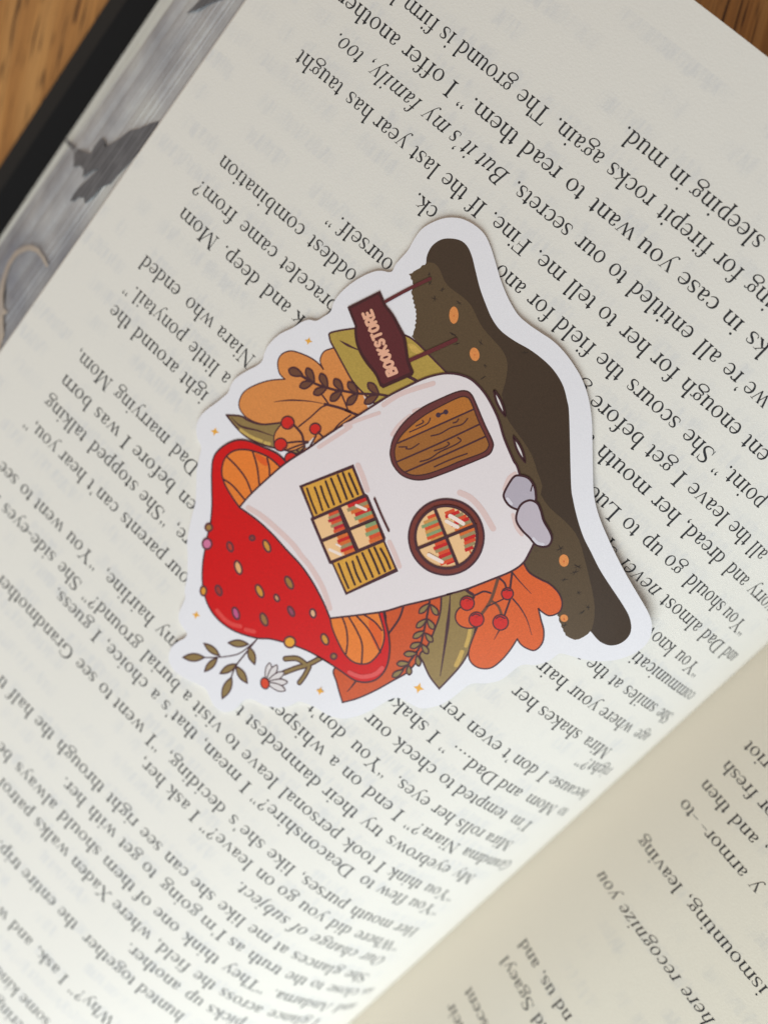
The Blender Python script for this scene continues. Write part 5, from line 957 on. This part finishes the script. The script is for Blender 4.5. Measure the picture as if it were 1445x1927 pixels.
 ('mushroom_stem_house','l',(74,38,48),32,0,3,[7977, 6159, 7971, 5861, 7920, 5438, 7852, 5041, 7722, 4607, 7642, 4295, 7489, 3778, 7442, 3641, 7272, 3093, 7136, 2763, 7016, 2501, 6885, 2306, 6762, 2183, 6614, 2090, 6433, 2035, 6190, 2049, 5974, 2108, 5714, 2217, 5456, 2371, 5137, 2519, 4901, 2626, 4021, 3255, 3967, 3429, 3930, 3602, 3971, 3825, 4110, 4146, 4291, 4533, 4454, 4807, 4406, 4735, 4595, 5056, 4826, 5420, 4987, 5707, 5215, 6009, 5576, 6456, 5846, 6331, 6179, 6215, 6529, 6139, 6884, 6119, 7238, 6094, 7601, 6102],[0, 21, 33]),
 ('mushroom_stem_house','l','blush',93,0,1,[7853, 6056, 7565, 5992, 7189, 5971, 6854, 5975, 6639, 6014, 6379, 6046, 5994, 6164, 5690, 6335],[]),
 ('mushroom_stem_house','l','blush',71,0,1,[7597, 4459, 7508, 4163, 7418, 3858],[]),
 ('mushroom_stem_house','l','blush',78,0,1,[7237, 3240, 7128, 2904, 6857, 2466],[]),
 ('mushroom_stem_house','l','blush',61,0,1,[7503, 3906, 7363, 3647, 7206, 3383],[]),
 ('mushroom_stem_house','l','blush',69,0,1,[6813, 3494, 6831, 3312, 6796, 3084],[]),
 ('mushroom_stem_house','l','blush',69,0,1,[6796, 2992, 6747, 2914],[]),
 ('mushroom_stem_house','l','blush',96,0,1,[5395, 3451, 5209, 3398, 4953, 3422, 4634, 3517],[]),
 ('mushroom_stem_house','l','blush',90,0,1,[6909, 4240, 6722, 4324, 6525, 4435],[]),
 ('mushroom_stem_house','l','blush',80,0,1,[5694, 4813, 5496, 4898, 5311, 4995],[]),
 ('mushroom_stem_house','l','blush',58,0,1,[4924, 2949, 4990, 2777, 4968, 2653],[]),
 ('mushroom_stem_house','l','blush',59,0,1,[4557, 3149, 4391, 3254, 4247, 3286],[]),
 ('door','f',(66,32,36),3,0,1,[6686, 3699, 6781, 3502, 6811, 3201, 6750, 2871, 6615, 2549, 6488, 2303, 6389, 2207, 6284, 2195, 6141, 2250, 5821, 2399, 5551, 2512, 5476, 2594, 5453, 2711, 5529, 2894, 5658, 3162, 5782, 3415, 5919, 3657, 6073, 3805, 6270, 3882, 6470, 3861, 6601, 3789],[]),
 ('door','f','frame',3,0,1,[6668, 3688, 6758, 3495, 6786, 3202, 6725, 2877, 6594, 2557, 6468, 2315, 6378, 2227, 6287, 2220, 6150, 2271, 5829, 2420, 5563, 2534, 5497, 2603, 5479, 2711, 5549, 2885, 5678, 3150, 5802, 3403, 5937, 3643, 6083, 3783, 6272, 3858, 6463, 3840, 6587, 3772],[]),
 ('door','f',(66,32,36),3,0,1,[6623, 3662, 6700, 3471, 6696, 3230, 6638, 2923, 6516, 2588, 6407, 2346, 6324, 2271, 6214, 2282, 5915, 2432, 5616, 2554, 5537, 2630, 5547, 2763, 5717, 3092, 5831, 3335, 5975, 3595, 6124, 3754, 6289, 3818, 6463, 3790],[]),
 ('door','f','wood',3,0,1,[6610, 3650, 6679, 3467, 6676, 3231, 6620, 2928, 6500, 2594, 6390, 2354, 6317, 2291, 6220, 2301, 5923, 2448, 5624, 2570, 5557, 2634, 5566, 2757, 5736, 3081, 5847, 3322, 5991, 3583, 6132, 3735, 6289, 3796, 6456, 3772],[]),
 ('door','f','woodhi',3,0,1,[6663, 3472, 6673, 3233, 6617, 2931, 6496, 2598, 6387, 2358, 6317, 2297, 6222, 2307, 6129, 2352, 6392, 2925, 6531, 3245],[7, 9]),
 ('door','l',(74,38,48),27,0,1,[6655, 3535, 6380, 2938, 6110, 2347],[]),
 ('door','l',(74,38,48),27,0,1,[6474, 3781, 6168, 3120, 5885, 2455],[]),
 ('door','l',(74,38,48),27,0,1,[6261, 3803, 5973, 3178, 5695, 2549],[]),
 ('door','l',(74,38,48),20,0,1,[6332, 3096, 6250, 2977, 6183, 2792, 6088, 2639, 6084, 2516],[]),
 ('door','l',(74,38,48),20,0,1,[6206, 2715, 6178, 2668, 6183, 2617],[]),
 ('door','l',(74,38,48),20,0,1,[6631, 3280, 6522, 3044, 6506, 2956, 6531, 2898],[]),
 ('door','l',(74,38,48),20,0,1,[6615, 3138, 6566, 3021, 6597, 3008],[]),
 ('door','l',(74,38,48),20,0,1,[6600, 3568, 6507, 3485, 6496, 3510, 6436, 3457, 6396, 3315],[]),
 ('door','l',(74,38,48),20,0,1,[6191, 3515, 6106, 3372, 6058, 3189, 5959, 2961, 5930, 2838, 6001, 2837],[]),
 ('door','l',(74,38,48),20,0,1,[6135, 3234, 6052, 3091, 6029, 3000, 6068, 2996],[]),
 ('door','l',(74,38,48),20,0,1,[5966, 3421, 5849, 3159, 5723, 2924],[]),
 ('door/handle','f','knob',3,0,1,[6436, 2752, 6426, 2781, 6439, 2808, 6468, 2818, 6496, 2805, 6506, 2777, 6492, 2749, 6463, 2739],[]),
 ('door/handle','f','knob',3,0,1,[6379, 2639, 6369, 2667, 6382, 2694, 6411, 2704, 6439, 2691, 6449, 2663, 6435, 2636, 6406, 2626],[]),
 ('door/handle','l','knob',27,0,1,[6466, 2779, 6409, 2665],[]),
 ('shuttered_window','f',(74,38,48),3,0,1,[7431, 5166, 6976, 4277, 6521, 4499, 6462, 4489, 5784, 4804, 5757, 4853, 5269, 5068, 5641, 5975, 6148, 5753, 6194, 5779, 6923, 5445, 6929, 5400],[0, 1, 2, 3, 4, 5, 6, 7, 8, 9, 10, 11]),
 ('shuttered_window/shutter#a','f','shutter',3,0,1,[7367, 5137, 6950, 4342, 6536, 4542, 6901, 5369],[0, 1, 2, 3]),
 ('shuttered_window/shutter#b','f','shutter',3,0,1,[6145, 5719, 5765, 4885, 5343, 5076, 5662, 5923],[0, 1, 2, 3]),
 ('shuttered_window','l',(60,34,36),38,0,1,[7298, 5107, 7103, 5212, 6906, 5304],[]),
 ('shuttered_window','l',(60,34,36),38,0,1,[7212, 5003, 7048, 5087, 6866, 5192],[]),
 ('shuttered_window','l',(60,34,36),38,0,1,[7146, 4919, 6990, 5009, 6817, 5084],[]),
 ('shuttered_window','l',(60,34,36),38,0,1,[7140, 4802, 6968, 4891, 6780, 4989],[]),
 ('shuttered_window','l',(60,34,36),38,0,1,[7102, 4706, 6897, 4801, 6722, 4885],[]),
 ('shuttered_window','l',(60,34,36),38,0,1,[7053, 4589, 6869, 4677, 6682, 4774],[]),
 ('shuttered_window','l',(60,34,36),38,0,1,[7012, 4503, 6831, 4593, 6630, 4678],[]),
 ('shuttered_window','l',(60,34,36),38,0,1,[6930, 4440, 6786, 4504, 6599, 4588],[]),
 ('shuttered_window','l',(60,34,36),38,0,1,[6077, 5667, 5876, 5767, 5687, 5852],[]),
 ('shuttered_window','l',(60,34,36),38,0,1,[5994, 5562, 5812, 5654, 5645, 5735],[]),
 ('shuttered_window','l',(60,34,36),38,0,1,[5929, 5474, 5757, 5575, 5606, 5633],[]),
 ('shuttered_window','l',(60,34,36),38,0,1,[5932, 5364, 5738, 5456, 5566, 5531],[]),
 ('shuttered_window','l',(60,34,36),38,0,1,[5901, 5259, 5701, 5344, 5513, 5429],[]),
 ('shuttered_window','l',(60,34,36),38,0,1,[5857, 5141, 5657, 5227, 5472, 5314],[]),
 ('shuttered_window','l',(60,34,36),38,0,1,[5814, 5051, 5614, 5136, 5428, 5220],[]),
 ('shuttered_window','l',(60,34,36),38,0,1,[5728, 4994, 5553, 5052, 5396, 5127],[]),
 ('shuttered_window/pane#465','f','pane',3,0,1,[6862, 5413, 6674, 5009, 6377, 5159, 6558, 5554],[0, 1, 2, 3]),
 ('shuttered_window','f',(222,80,45),3,0,1,[6674, 5009, 6632, 5031, 6711, 5192, 6754, 5170],[0, 1, 2, 3]),
 ('shuttered_window','f',(160,140,100),3,0,1,[6632, 5031, 6589, 5051, 6679, 5231, 6720, 5210],[0, 1, 2, 3]),
 ('shuttered_window','f',(190,25,50),3,0,1,[6589, 5051, 6546, 5073, 6646, 5274, 6688, 5253],[0, 1, 2, 3]),
 ('shuttered_window','f',(222,80,45),3,0,1,[6546, 5073, 6505, 5094, 6588, 5265, 6630, 5243],[0, 1, 2, 3]),
 ('shuttered_window','f',(160,140,100),3,0,1,[6505, 5094, 6463, 5117, 6556, 5307, 6598, 5286],[0, 1, 2, 3]),
 ('shuttered_window','f',(190,25,50),3,0,1,[6463, 5117, 6420, 5136, 6498, 5298, 6540, 5277],[0, 1, 2, 3]),
 ('shuttered_window','f',(222,80,45),3,0,1,[6420, 5136, 6377, 5159, 6466, 5340, 6508, 5319],[0, 1, 2, 3]),
 ('shuttered_window/pane#715','f','pane',3,0,1,[6661, 4939, 6468, 4540, 6151, 4687, 6334, 5081],[0, 1, 2, 3]),
 ('shuttered_window','f',(205,35,35),3,0,1,[6468, 4540, 6414, 4564, 6563, 4863, 6617, 4839],[0, 1, 2, 3]),
 ('shuttered_window','f',(160,140,100),3,0,1,[6414, 4564, 6362, 4589, 6524, 4918, 6576, 4893],[0, 1, 2, 3]),
 ('shuttered_window','f',(220,110,50),3,0,1,[6362, 4589, 6310, 4614, 6452, 4903, 6504, 4878],[0, 1, 2, 3]),
 ('shuttered_window','f',(205,35,35),3,0,1,[6310, 4614, 6256, 4638, 6378, 4886, 6430, 4861],[0, 1, 2, 3]),
 ('shuttered_window','f',(140,160,115),3,0,1,[6256, 4638, 6203, 4662, 6338, 4939, 6392, 4915],[0, 1, 2, 3]),
 ('shuttered_window','f',(220,110,50),3,0,1,[6203, 4662, 6151, 4687, 6264, 4921, 6317, 4896],[0, 1, 2, 3]),
 ('shuttered_window/pane#550','f','pane',3,0,1,[6504, 5580, 6311, 5177, 6013, 5315, 6203, 5711],[0, 1, 2, 3]),
 ('shuttered_window','f',(220,110,50),3,0,1,[6311, 5177, 6261, 5199, 6345, 5371, 6395, 5348],[0, 1, 2, 3]),
 ('shuttered_window','f',(205,35,35),3,0,1,[6261, 5199, 6212, 5223, 6305, 5416, 6355, 5393],[0, 1, 2, 3]),
 ('shuttered_window','f',(220,110,50),3,0,1,[6212, 5223, 6162, 5246, 6266, 5460, 6315, 5436],[0, 1, 2, 3]),
 ('shuttered_window','f',(160,140,100),3,0,1,[6162, 5246, 6112, 5269, 6200, 5452, 6249, 5428],[0, 1, 2, 3]),
 ('shuttered_window','f',(205,35,35),3,0,1,[6112, 5269, 6063, 5292, 6161, 5496, 6210, 5472],[0, 1, 2, 3]),
 ('shuttered_window','f',(220,110,50),3,0,1,[6063, 5292, 6013, 5315, 6096, 5487, 6145, 5463],[0, 1, 2, 3]),
 ('shuttered_window/pane#805','f','pane',3,0,1,[6287, 5111, 6095, 4709, 5810, 4848, 5992, 5240],[0, 1, 2, 3]),
 ('shuttered_window','f',(140,160,115),3,0,1,[6095, 4709, 6038, 4736, 6121, 4909, 6179, 4881],[0, 1, 2, 3]),
 ('shuttered_window','f',(220,110,50),3,0,1,[6038, 4736, 5981, 4764, 6074, 4959, 6132, 4931],[0, 1, 2, 3]),
 ('shuttered_window','f',(140,160,115),3,0,1,[5981, 4764, 5924, 4792, 6027, 5009, 6084, 4981],[0, 1, 2, 3]),
 ('shuttered_window','f',(222,80,45),3,0,1,[5924, 4792, 5867, 4820, 5954, 5004, 6011, 4976],[0, 1, 2, 3]),
 ('shuttered_window','f',(220,110,50),3,0,1,[5867, 4820, 5810, 4848, 5908, 5053, 5965, 5025],[0, 1, 2, 3]),
 ('shuttered_window','l','glint',47,0,1,[6493, 4742, 6332, 4684],[]),
 ('shuttered_window','l','glint',47,0,1,[6343, 5596, 6151, 5527],[]),
 ('shuttered_window','l','glint',32,0,1,[6317, 5448, 6244, 5429],[]),
 ('shuttered_window','l',(84,36,42),34,0,1,[6347, 4454, 6075, 4580, 5821, 4685],[]),
 ('round_window','f',(74,38,48),3,0,1,[4637, 3704, 4487, 3988, 4494, 4309, 4659, 4583, 4938, 4735, 5258, 4721, 5530, 4545, 5679, 4254, 5665, 3931, 5495, 3661, 5216, 3516, 4903, 3532],[]),
 ('round_window','f','frame2',3,0,1,[4660, 3725, 4518, 3995, 4524, 4300, 4680, 4559, 4946, 4703, 5249, 4690, 5506, 4523, 5648, 4247, 5635, 3940, 5473, 3684, 5209, 3547, 4912, 3562],[]),
 ('round_window','f',(74,38,48),3,0,1,[4713, 3775, 4590, 4009, 4596, 4275, 4733, 4501, 4964, 4626, 5228, 4616, 5451, 4471, 5574, 4232, 5562, 3965, 5422, 3741, 5191, 3621, 4932, 3633],[]),
 ('round_window','f','pane',3,0,1,[4735, 3796, 4619, 4017, 4625, 4266, 4753, 4478, 4970, 4596, 5218, 4585, 5428, 4449, 5543, 4224, 5533, 3973, 5402, 3763, 5185, 3650, 4942, 3663],[]),
 ('round_window','f',(222,80,45),3,0,1,[5523, 4083, 5463, 3955, 5417, 3977, 5477, 4105],[0, 1, 2, 3]),
 ('round_window','f',(214,150,80),3,0,1,[5515, 4187, 5417, 3977, 5371, 3999, 5469, 4209],[0, 1, 2, 3]),
 ('round_window','f',(140,160,115),3,0,1,[5494, 4260, 5371, 3999, 5325, 4021, 5448, 4283],[0, 1, 2, 3]),
 ('round_window','f',(222,80,45),3,0,1,[5431, 4247, 5325, 4021, 5279, 4043, 5385, 4269],[0, 1, 2, 3]),
 ('round_window','f',(214,150,80),3,0,1,[5391, 4282, 5279, 4043, 5233, 4065, 5345, 4304],[0, 1, 2, 3]),
 ('round_window','f',(140,160,115),3,0,1,[5346, 4308, 5233, 4065, 5187, 4087, 5300, 4330],[0, 1, 2, 3]),
 ('round_window','f',(222,80,45),3,0,1,[5304, 4338, 5187, 4087, 5141, 4109, 5258, 4360],[0, 1, 2, 3]),
 ('round_window','f',(214,150,80),3,0,1,[5239, 4319, 5141, 4109, 5102, 4128, 5199, 4338],[0, 1, 2, 3]),
 ('round_window','f',(222,80,45),3,0,1,[5366, 3844, 5297, 3697, 5250, 3720, 5318, 3867],[0, 1, 2, 3]),
 ('round_window','f',(205,35,35),3,0,1,[5326, 3883, 5225, 3666, 5177, 3689, 5279, 3905],[0, 1, 2, 3]),
 ('round_window','f',(160,140,100),3,0,1,[5249, 3841, 5159, 3650, 5112, 3673, 5202, 3864],[0, 1, 2, 3]),
 ('round_window','f',(222,80,45),3,0,1,[5188, 3836, 5098, 3643, 5051, 3666, 5141, 3858],[0, 1, 2, 3]),
 ('round_window','f',(205,35,35),3,0,1,[5169, 3919, 5041, 3645, 4994, 3667, 5122, 3942],[0, 1, 2, 3]),
 ('round_window','f',(160,140,100),3,0,1,[5099, 3894, 4987, 3652, 4940, 3675, 5052, 3916],[0, 1, 2, 3]),
 ('round_window','f',(220,110,50),3,0,1,[5063, 3940, 4936, 3666, 4894, 3686, 5021, 3961],[0, 1, 2, 3]),
 ('round_window','f',(222,80,45),3,0,1,[5149, 4323, 5067, 4145, 5020, 4167, 5102, 4346],[0, 1, 2, 3]),
 ('round_window','f',(205,35,35),3,0,1,[5120, 4386, 5020, 4167, 4972, 4190, 5073, 4409],[0, 1, 2, 3]),
 ('round_window','f',(160,140,100),3,0,1,[5069, 4401, 4972, 4190, 4925, 4213, 5021, 4424],[0, 1, 2, 3]),
 ('round_window','f',(222,80,45),3,0,1,[5006, 4392, 4925, 4213, 4877, 4236, 4958, 4414],[0, 1, 2, 3]),
 ('round_window','f',(205,35,35),3,0,1,[4966, 4431, 4877, 4236, 4830, 4259, 4918, 4454],[0, 1, 2, 3]),
 ('round_window','f',(160,140,100),3,0,1,[4903, 4421, 4830, 4259, 4782, 4282, 4856, 4444],[0, 1, 2, 3]),
 ('round_window','f',(222,80,45),3,0,1,[4878, 4493, 4782, 4282, 4735, 4305, 4830, 4516],[0, 1, 2, 3]),
 ('round_window','f',(205,35,35),3,0,1,[4793, 4433, 4735, 4305, 4709, 4317, 4768, 4446],[0, 1, 2, 3]),
 ('round_window','f',(220,110,50),3,0,1,[4974, 3935, 4866, 3701, 4819, 3724, 4927, 3957],[0, 1, 2, 3]),
 ('round_window','f',(160,140,100),3,0,1,[4930, 3965, 4824, 3733, 4777, 3756, 4883, 3988],[0, 1, 2, 3]),
 ('round_window','f',(205,35,35),3,0,1,[4865, 3948, 4784, 3772, 4737, 3795, 4818, 3971],[0, 1, 2, 3]),
 ('round_window','f',(222,80,45),3,0,1,[4825, 3987, 4747, 3818, 4700, 3840, 4778, 4010],[0, 1, 2, 3]),
 ('round_window','f',(160,140,100),3,0,1,[4785, 4026, 4714, 3871, 4667, 3894, 4738, 4048],[0, 1, 2, 3]),
 ('round_window','f',(205,35,35),3,0,1,[4744, 4061, 4686, 3935, 4639, 3958, 4696, 4084],[0, 1, 2, 3]),
 ('round_window','f',(222,80,45),3,0,1,[4672, 4031, 4665, 4015, 4618, 4038, 4625, 4054],[0, 1, 2, 3]),
 ('round_window','l','glint',64,0,1,[5261, 3827, 5149, 3799, 5028, 3777],[]),
 ('round_window','l','glint',60,0,1,[5245, 3928, 5149, 3903, 5056, 3876],[]),
 ('round_window','l','glint',60,0,1,[5090, 4521, 4973, 4491, 4860, 4458],[]),
 ('round_window','l',(74,38,48),50,0,1,[5529, 3903, 4628, 4337],[]),
 ('round_window','l',(74,38,48),50,0,1,[5293, 4583, 4869, 3665],[]),
 ('round_window','l',(74,38,48),41,0,3,[4724, 3786, 4623, 3951, 4591, 4143, 4632, 4332, 4742, 4490, 4905, 4593, 5095, 4623, 5283, 4577, 5440, 4460, 5541, 4291, 5570, 4097, 5525, 3907, 5412, 3752, 5250, 3653, 5062, 3625, 4878, 3671],[]),
 ('stone#a','f','stone',3,0,1,[4946, 2725, 4895, 2633, 4767, 2574, 4625, 2605, 4525, 2676, 4450, 2769, 4467, 2948, 4547, 3034, 4687, 3082, 4831, 3050, 4895, 2968],[]),
 ('stone#a','l',(64,30,38),34,0,3,[4946, 2725, 4895, 2633, 4767, 2574, 4625, 2605, 4525, 2676, 4450, 2769, 4467, 2948, 4547, 3034, 4687, 3082, 4831, 3050, 4895, 2968],[]),
 ('stone#a','l','stonehi',49,0,1,[4788, 3022, 4692, 3039],[]),
 ('stone#a','l',(64,30,38),19,0,1,[4655, 2610, 4609, 2695],[]),
 ('stone#b','f','stone2',3,0,1,[4537, 3075, 4573, 2937, 4522, 2811, 4409, 2770, 4291, 2816, 4149, 2903, 3975, 2961, 3872, 3022, 3834, 3129, 3891, 3214, 4004, 3256, 4140, 3241, 4301, 3232, 4452, 3184],[]),
 ('stone#b','l',(64,30,38),34,0,3,[4537, 3075, 4573, 2937, 4522, 2811, 4409, 2770, 4291, 2816, 4149, 2903, 3975, 2961, 3872, 3022, 3834, 3129, 3891, 3214, 4004, 3256, 4140, 3241, 4301, 3232, 4452, 3184],[]),
 ('stone#b','l','stonehi',49,0,1,[4076, 3212, 3980, 3217, 3910, 3178],[]),
 ('log/bark_gap#1008','f','petal',3,0,1,[6074, 1928, 6004, 1982, 5931, 2028, 5852, 2063, 5769, 2089, 5682, 2105, 5751, 2051, 5825, 2006, 5903, 1970, 5986, 1945],[0, 5]),
 ('log/bark_gap#1008','l',(64,30,38),36,0,3,[6074, 1928, 6004, 1982, 5931, 2028, 5852, 2063, 5769, 2089, 5682, 2105, 5751, 2051, 5825, 2006, 5903, 1970, 5986, 1945],[0, 5]),
 ('log/bark_gap#1185','f','petal',3,0,1,[5366, 2257, 5297, 2309, 5224, 2353, 5147, 2386, 5065, 2409, 4980, 2423, 5049, 2371, 5122, 2327, 5199, 2294, 5281, 2271],[0, 5]),
 ('log/bark_gap#1185','l',(64,30,38),36,0,3,[5366, 2257, 5297, 2309, 5224, 2353, 5147, 2386, 5065, 2409, 4980, 2423, 5049, 2371, 5122, 2327, 5199, 2294, 5281, 2271],[0, 5]),
 ('hanging_sign','l',(100,36,44),54,0,1,[8296, 2012, 8143, 1651, 7980, 1309],[]),
 ('hanging_sign','l',(100,36,44),63,0,1,[7389, 2457, 7230, 2133, 7042, 1743],[]),
 ('hanging_sign','f',(66,24,32),3,0,1,[8726, 2477, 8479, 1949, 8246, 2054, 8064, 2082, 7855, 2154, 7680, 2220, 7514, 2350, 7392, 2448, 7207, 2539, 7194, 2592, 7420, 3050, 7487, 3057, 7668, 2978, 7896, 2943, 8097, 2884, 8247, 2804, 8380, 2689, 8433, 2619, 8606, 2536],[0, 1, 2, 8, 9, 10, 11, 17]),
 ('hanging_sign','f','sign',3,0,1,[8664, 2458, 8459, 2005, 8270, 2089, 8075, 2123, 7878, 2195, 7706, 2260, 7548, 2382, 7421, 2485, 7253, 2575, 7455, 2993, 7504, 2998, 7659, 2929, 7882, 2890, 8076, 2839, 8223, 2762, 8346, 2661, 8397, 2590, 8560, 2510],[0, 1, 2, 8, 9, 10, 16]),
 ('hanging_sign/letter#0','l','lettering',48,0,1,[7417, 2719, 7485, 2847],[]),
 ('hanging_sign/letter#0','l','lettering',48,0,1,[7485, 2847, 7545, 2819, 7536, 2785, 7467, 2782],[]),
 ('hanging_sign/letter#0','l','lettering',48,0,1,[7454, 2788, 7518, 2751, 7505, 2709, 7477, 2690, 7417, 2719],[]),
 ('hanging_sign/letter#1','l','lettering',48,0,1,[7635, 2776, 7588, 2766, 7563, 2730, 7547, 2690, 7567, 2648, 7614, 2658, 7638, 2695, 7655, 2735, 7635, 2776],[]),
 ('hanging_sign/letter#2','l','lettering',48,0,1,[7748, 2723, 7700, 2713, 7676, 2677, 7659, 2637, 7679, 2595, 7726, 2605, 7751, 2641, 7767, 2682, 7748, 2723],[]),
 ('hanging_sign/letter#3','l','lettering',48,0,1,[7754, 2560, 7823, 2688],[0, 1]),
 ('hanging_sign/letter#3','l','lettering',48,0,1,[7783, 2614, 7890, 2656],[0, 1]),
 ('hanging_sign/letter#3','l','lettering',48,0,1,[7810, 2621, 7827, 2525],[0, 1]),
 ('hanging_sign/letter#4','l','lettering',48,0,1,[7993, 2585, 7973, 2617, 7931, 2614, 7917, 2582, 7955, 2532, 7944, 2496, 7904, 2489, 7878, 2524],[]),
 ('hanging_sign/letter#5','l','lettering',48,0,1,[8048, 2582, 8124, 2546],[0, 1]),
 ('hanging_sign/letter#5','l','lettering',48,0,1,[8086, 2564, 8016, 2436],[0, 1]),
 ('hanging_sign/letter#6','l','lettering',48,0,1,[8199, 2511, 8151, 2501, 8126, 2464, 8109, 2424, 8129, 2383, 8176, 2393, 8201, 2429, 8219, 2469, 8199, 2511],[]),
 ('hanging_sign/letter#7','l','lettering',48,0,1,[8204, 2348, 8274, 2475],[]),
 ('hanging_sign/letter#7','l','lettering',48,0,1,[8274, 2475, 8331, 2449, 8332, 2413, 8297, 2387, 8246, 2408],[]),
 ('hanging_sign/letter#7','l','lettering',48,0,1,[8269, 2397, 8277, 2314],[]),
 ('hanging_sign/letter#8','l','lettering',48,0,1,[8452, 2391, 8388, 2422, 8317, 2295, 8384, 2263],[0, 1, 2, 3]),
 ('hanging_sign/letter#8','l','lettering',48,0,1,[8353, 2361, 8405, 2337],[0, 1]),
 ('sparkle#100','f','star',3,0,0,[8817, 3266, 8852, 3304, 8850, 3354, 8888, 3323, 8940, 3327, 8905, 3289, 8907, 3240, 8869, 3270],[]),
 ('sparkle#215','f','star',3,0,0,[9088, 5464, 9128, 5512, 9127, 5571, 9171, 5534, 9231, 5541, 9190, 5494, 9192, 5435, 9148, 5471],[]),
 ('sparkle#238','f','star',3,0,0,[7273, 8089, 7311, 8137, 7307, 8198, 7350, 8162, 7407, 8170, 7370, 8121, 7373, 8061, 7330, 8097],[]),
 ('sparkle#1362','f','star',3,0,0,[4812, 7481, 4845, 7527, 4839, 7584, 4881, 7549, 4935, 7556, 4901, 7510, 4907, 7452, 4865, 7487],[]),
 ('sparkle#1000','f','star',3,0,0,[3656, 6250, 3697, 6306, 3689, 6379, 3744, 6332, 3812, 6338, 3770, 6282, 3778, 6209, 3724, 6256],[])
]
LAB = {'log': 'dark brown log beneath the house', 'hanging_sign': 'maroon sign lettered BOOKSTORE', 'mushroom_cap': 'red mushroom cap with orange gills and coloured seeds',
       'autumn_leaf': 'peach lobed leaf', 'gold_leaf': 'gold green leaf behind the sign', 'olive_leaf': 'small olive leaf by the cap', 'rust_leaf': 'rust orange leaf',
       'pointed_leaf': 'long pointed olive leaf', 'maple_leaf': 'orange lobed leaf', 'round_window': 'round window full of book spines', 'shuttered_window': 'window with two yellow shutters',
       'daisy': 'small white daisy on a stem', 'mushroom_stem_house': 'white mushroom stem forming the house wall'}
boxes = []; parts = {}
for part, kind, col, w, taper, sm, flat, corners in ART:
    P = unflat(flat); w /= 1000
    if sm: P = curve_through(P, corners, kind == 'f' or sm > 1)
    if sm > 1: P = P + [P[0]]
    if kind == 'f':
        if len(P) < 3: continue
        V = P; F = tri_fill(P)
    else:
        if len(P) < 2: continue
        V, F = tri_line(P, w, taper)
    a = np.array(V); lo, hi = a.min(0), a.max(0); lev = 0
    for l2, h2, k2 in boxes:
        if k2 >= lev and lo[0] < h2[0] and hi[0] > l2[0] and lo[1] < h2[1] and hi[1] > l2[1]: lev = k2 + 1
    boxes.append((lo, hi, lev))
    d = parts.setdefault(part, dict(V=[], F=[], M=[], Z=[], mats=[], boxes=lo))
    if col not in d['mats']: d['mats'].append(col)
    n = len(d['V']); d['V'] += [tuple(v) for v in V]; d['Z'] += [lev*ST_STEP]*len(V)
    d['F'] += [tuple(n + i for i in f) for f in F]; d['M'] += [d['mats'].index(col)]*len(F)
print('levels', max(b[2] for b in boxes))
made = {}
for part, d in sorted(parts.items(), key=lambda k: k[0].count('/')):
    host = made.get(part.split('/')[0], sticker) if '/' in part else sticker
    nm = part.split('/')[-1].split('#')[0]
    o = made[part] = cut_mesh(nm, d['V'], d['F'], d['M'], d['Z'], [pmat(c) for c in d['mats']], host)
    if part in LAB: o['label'] = LAB[part]
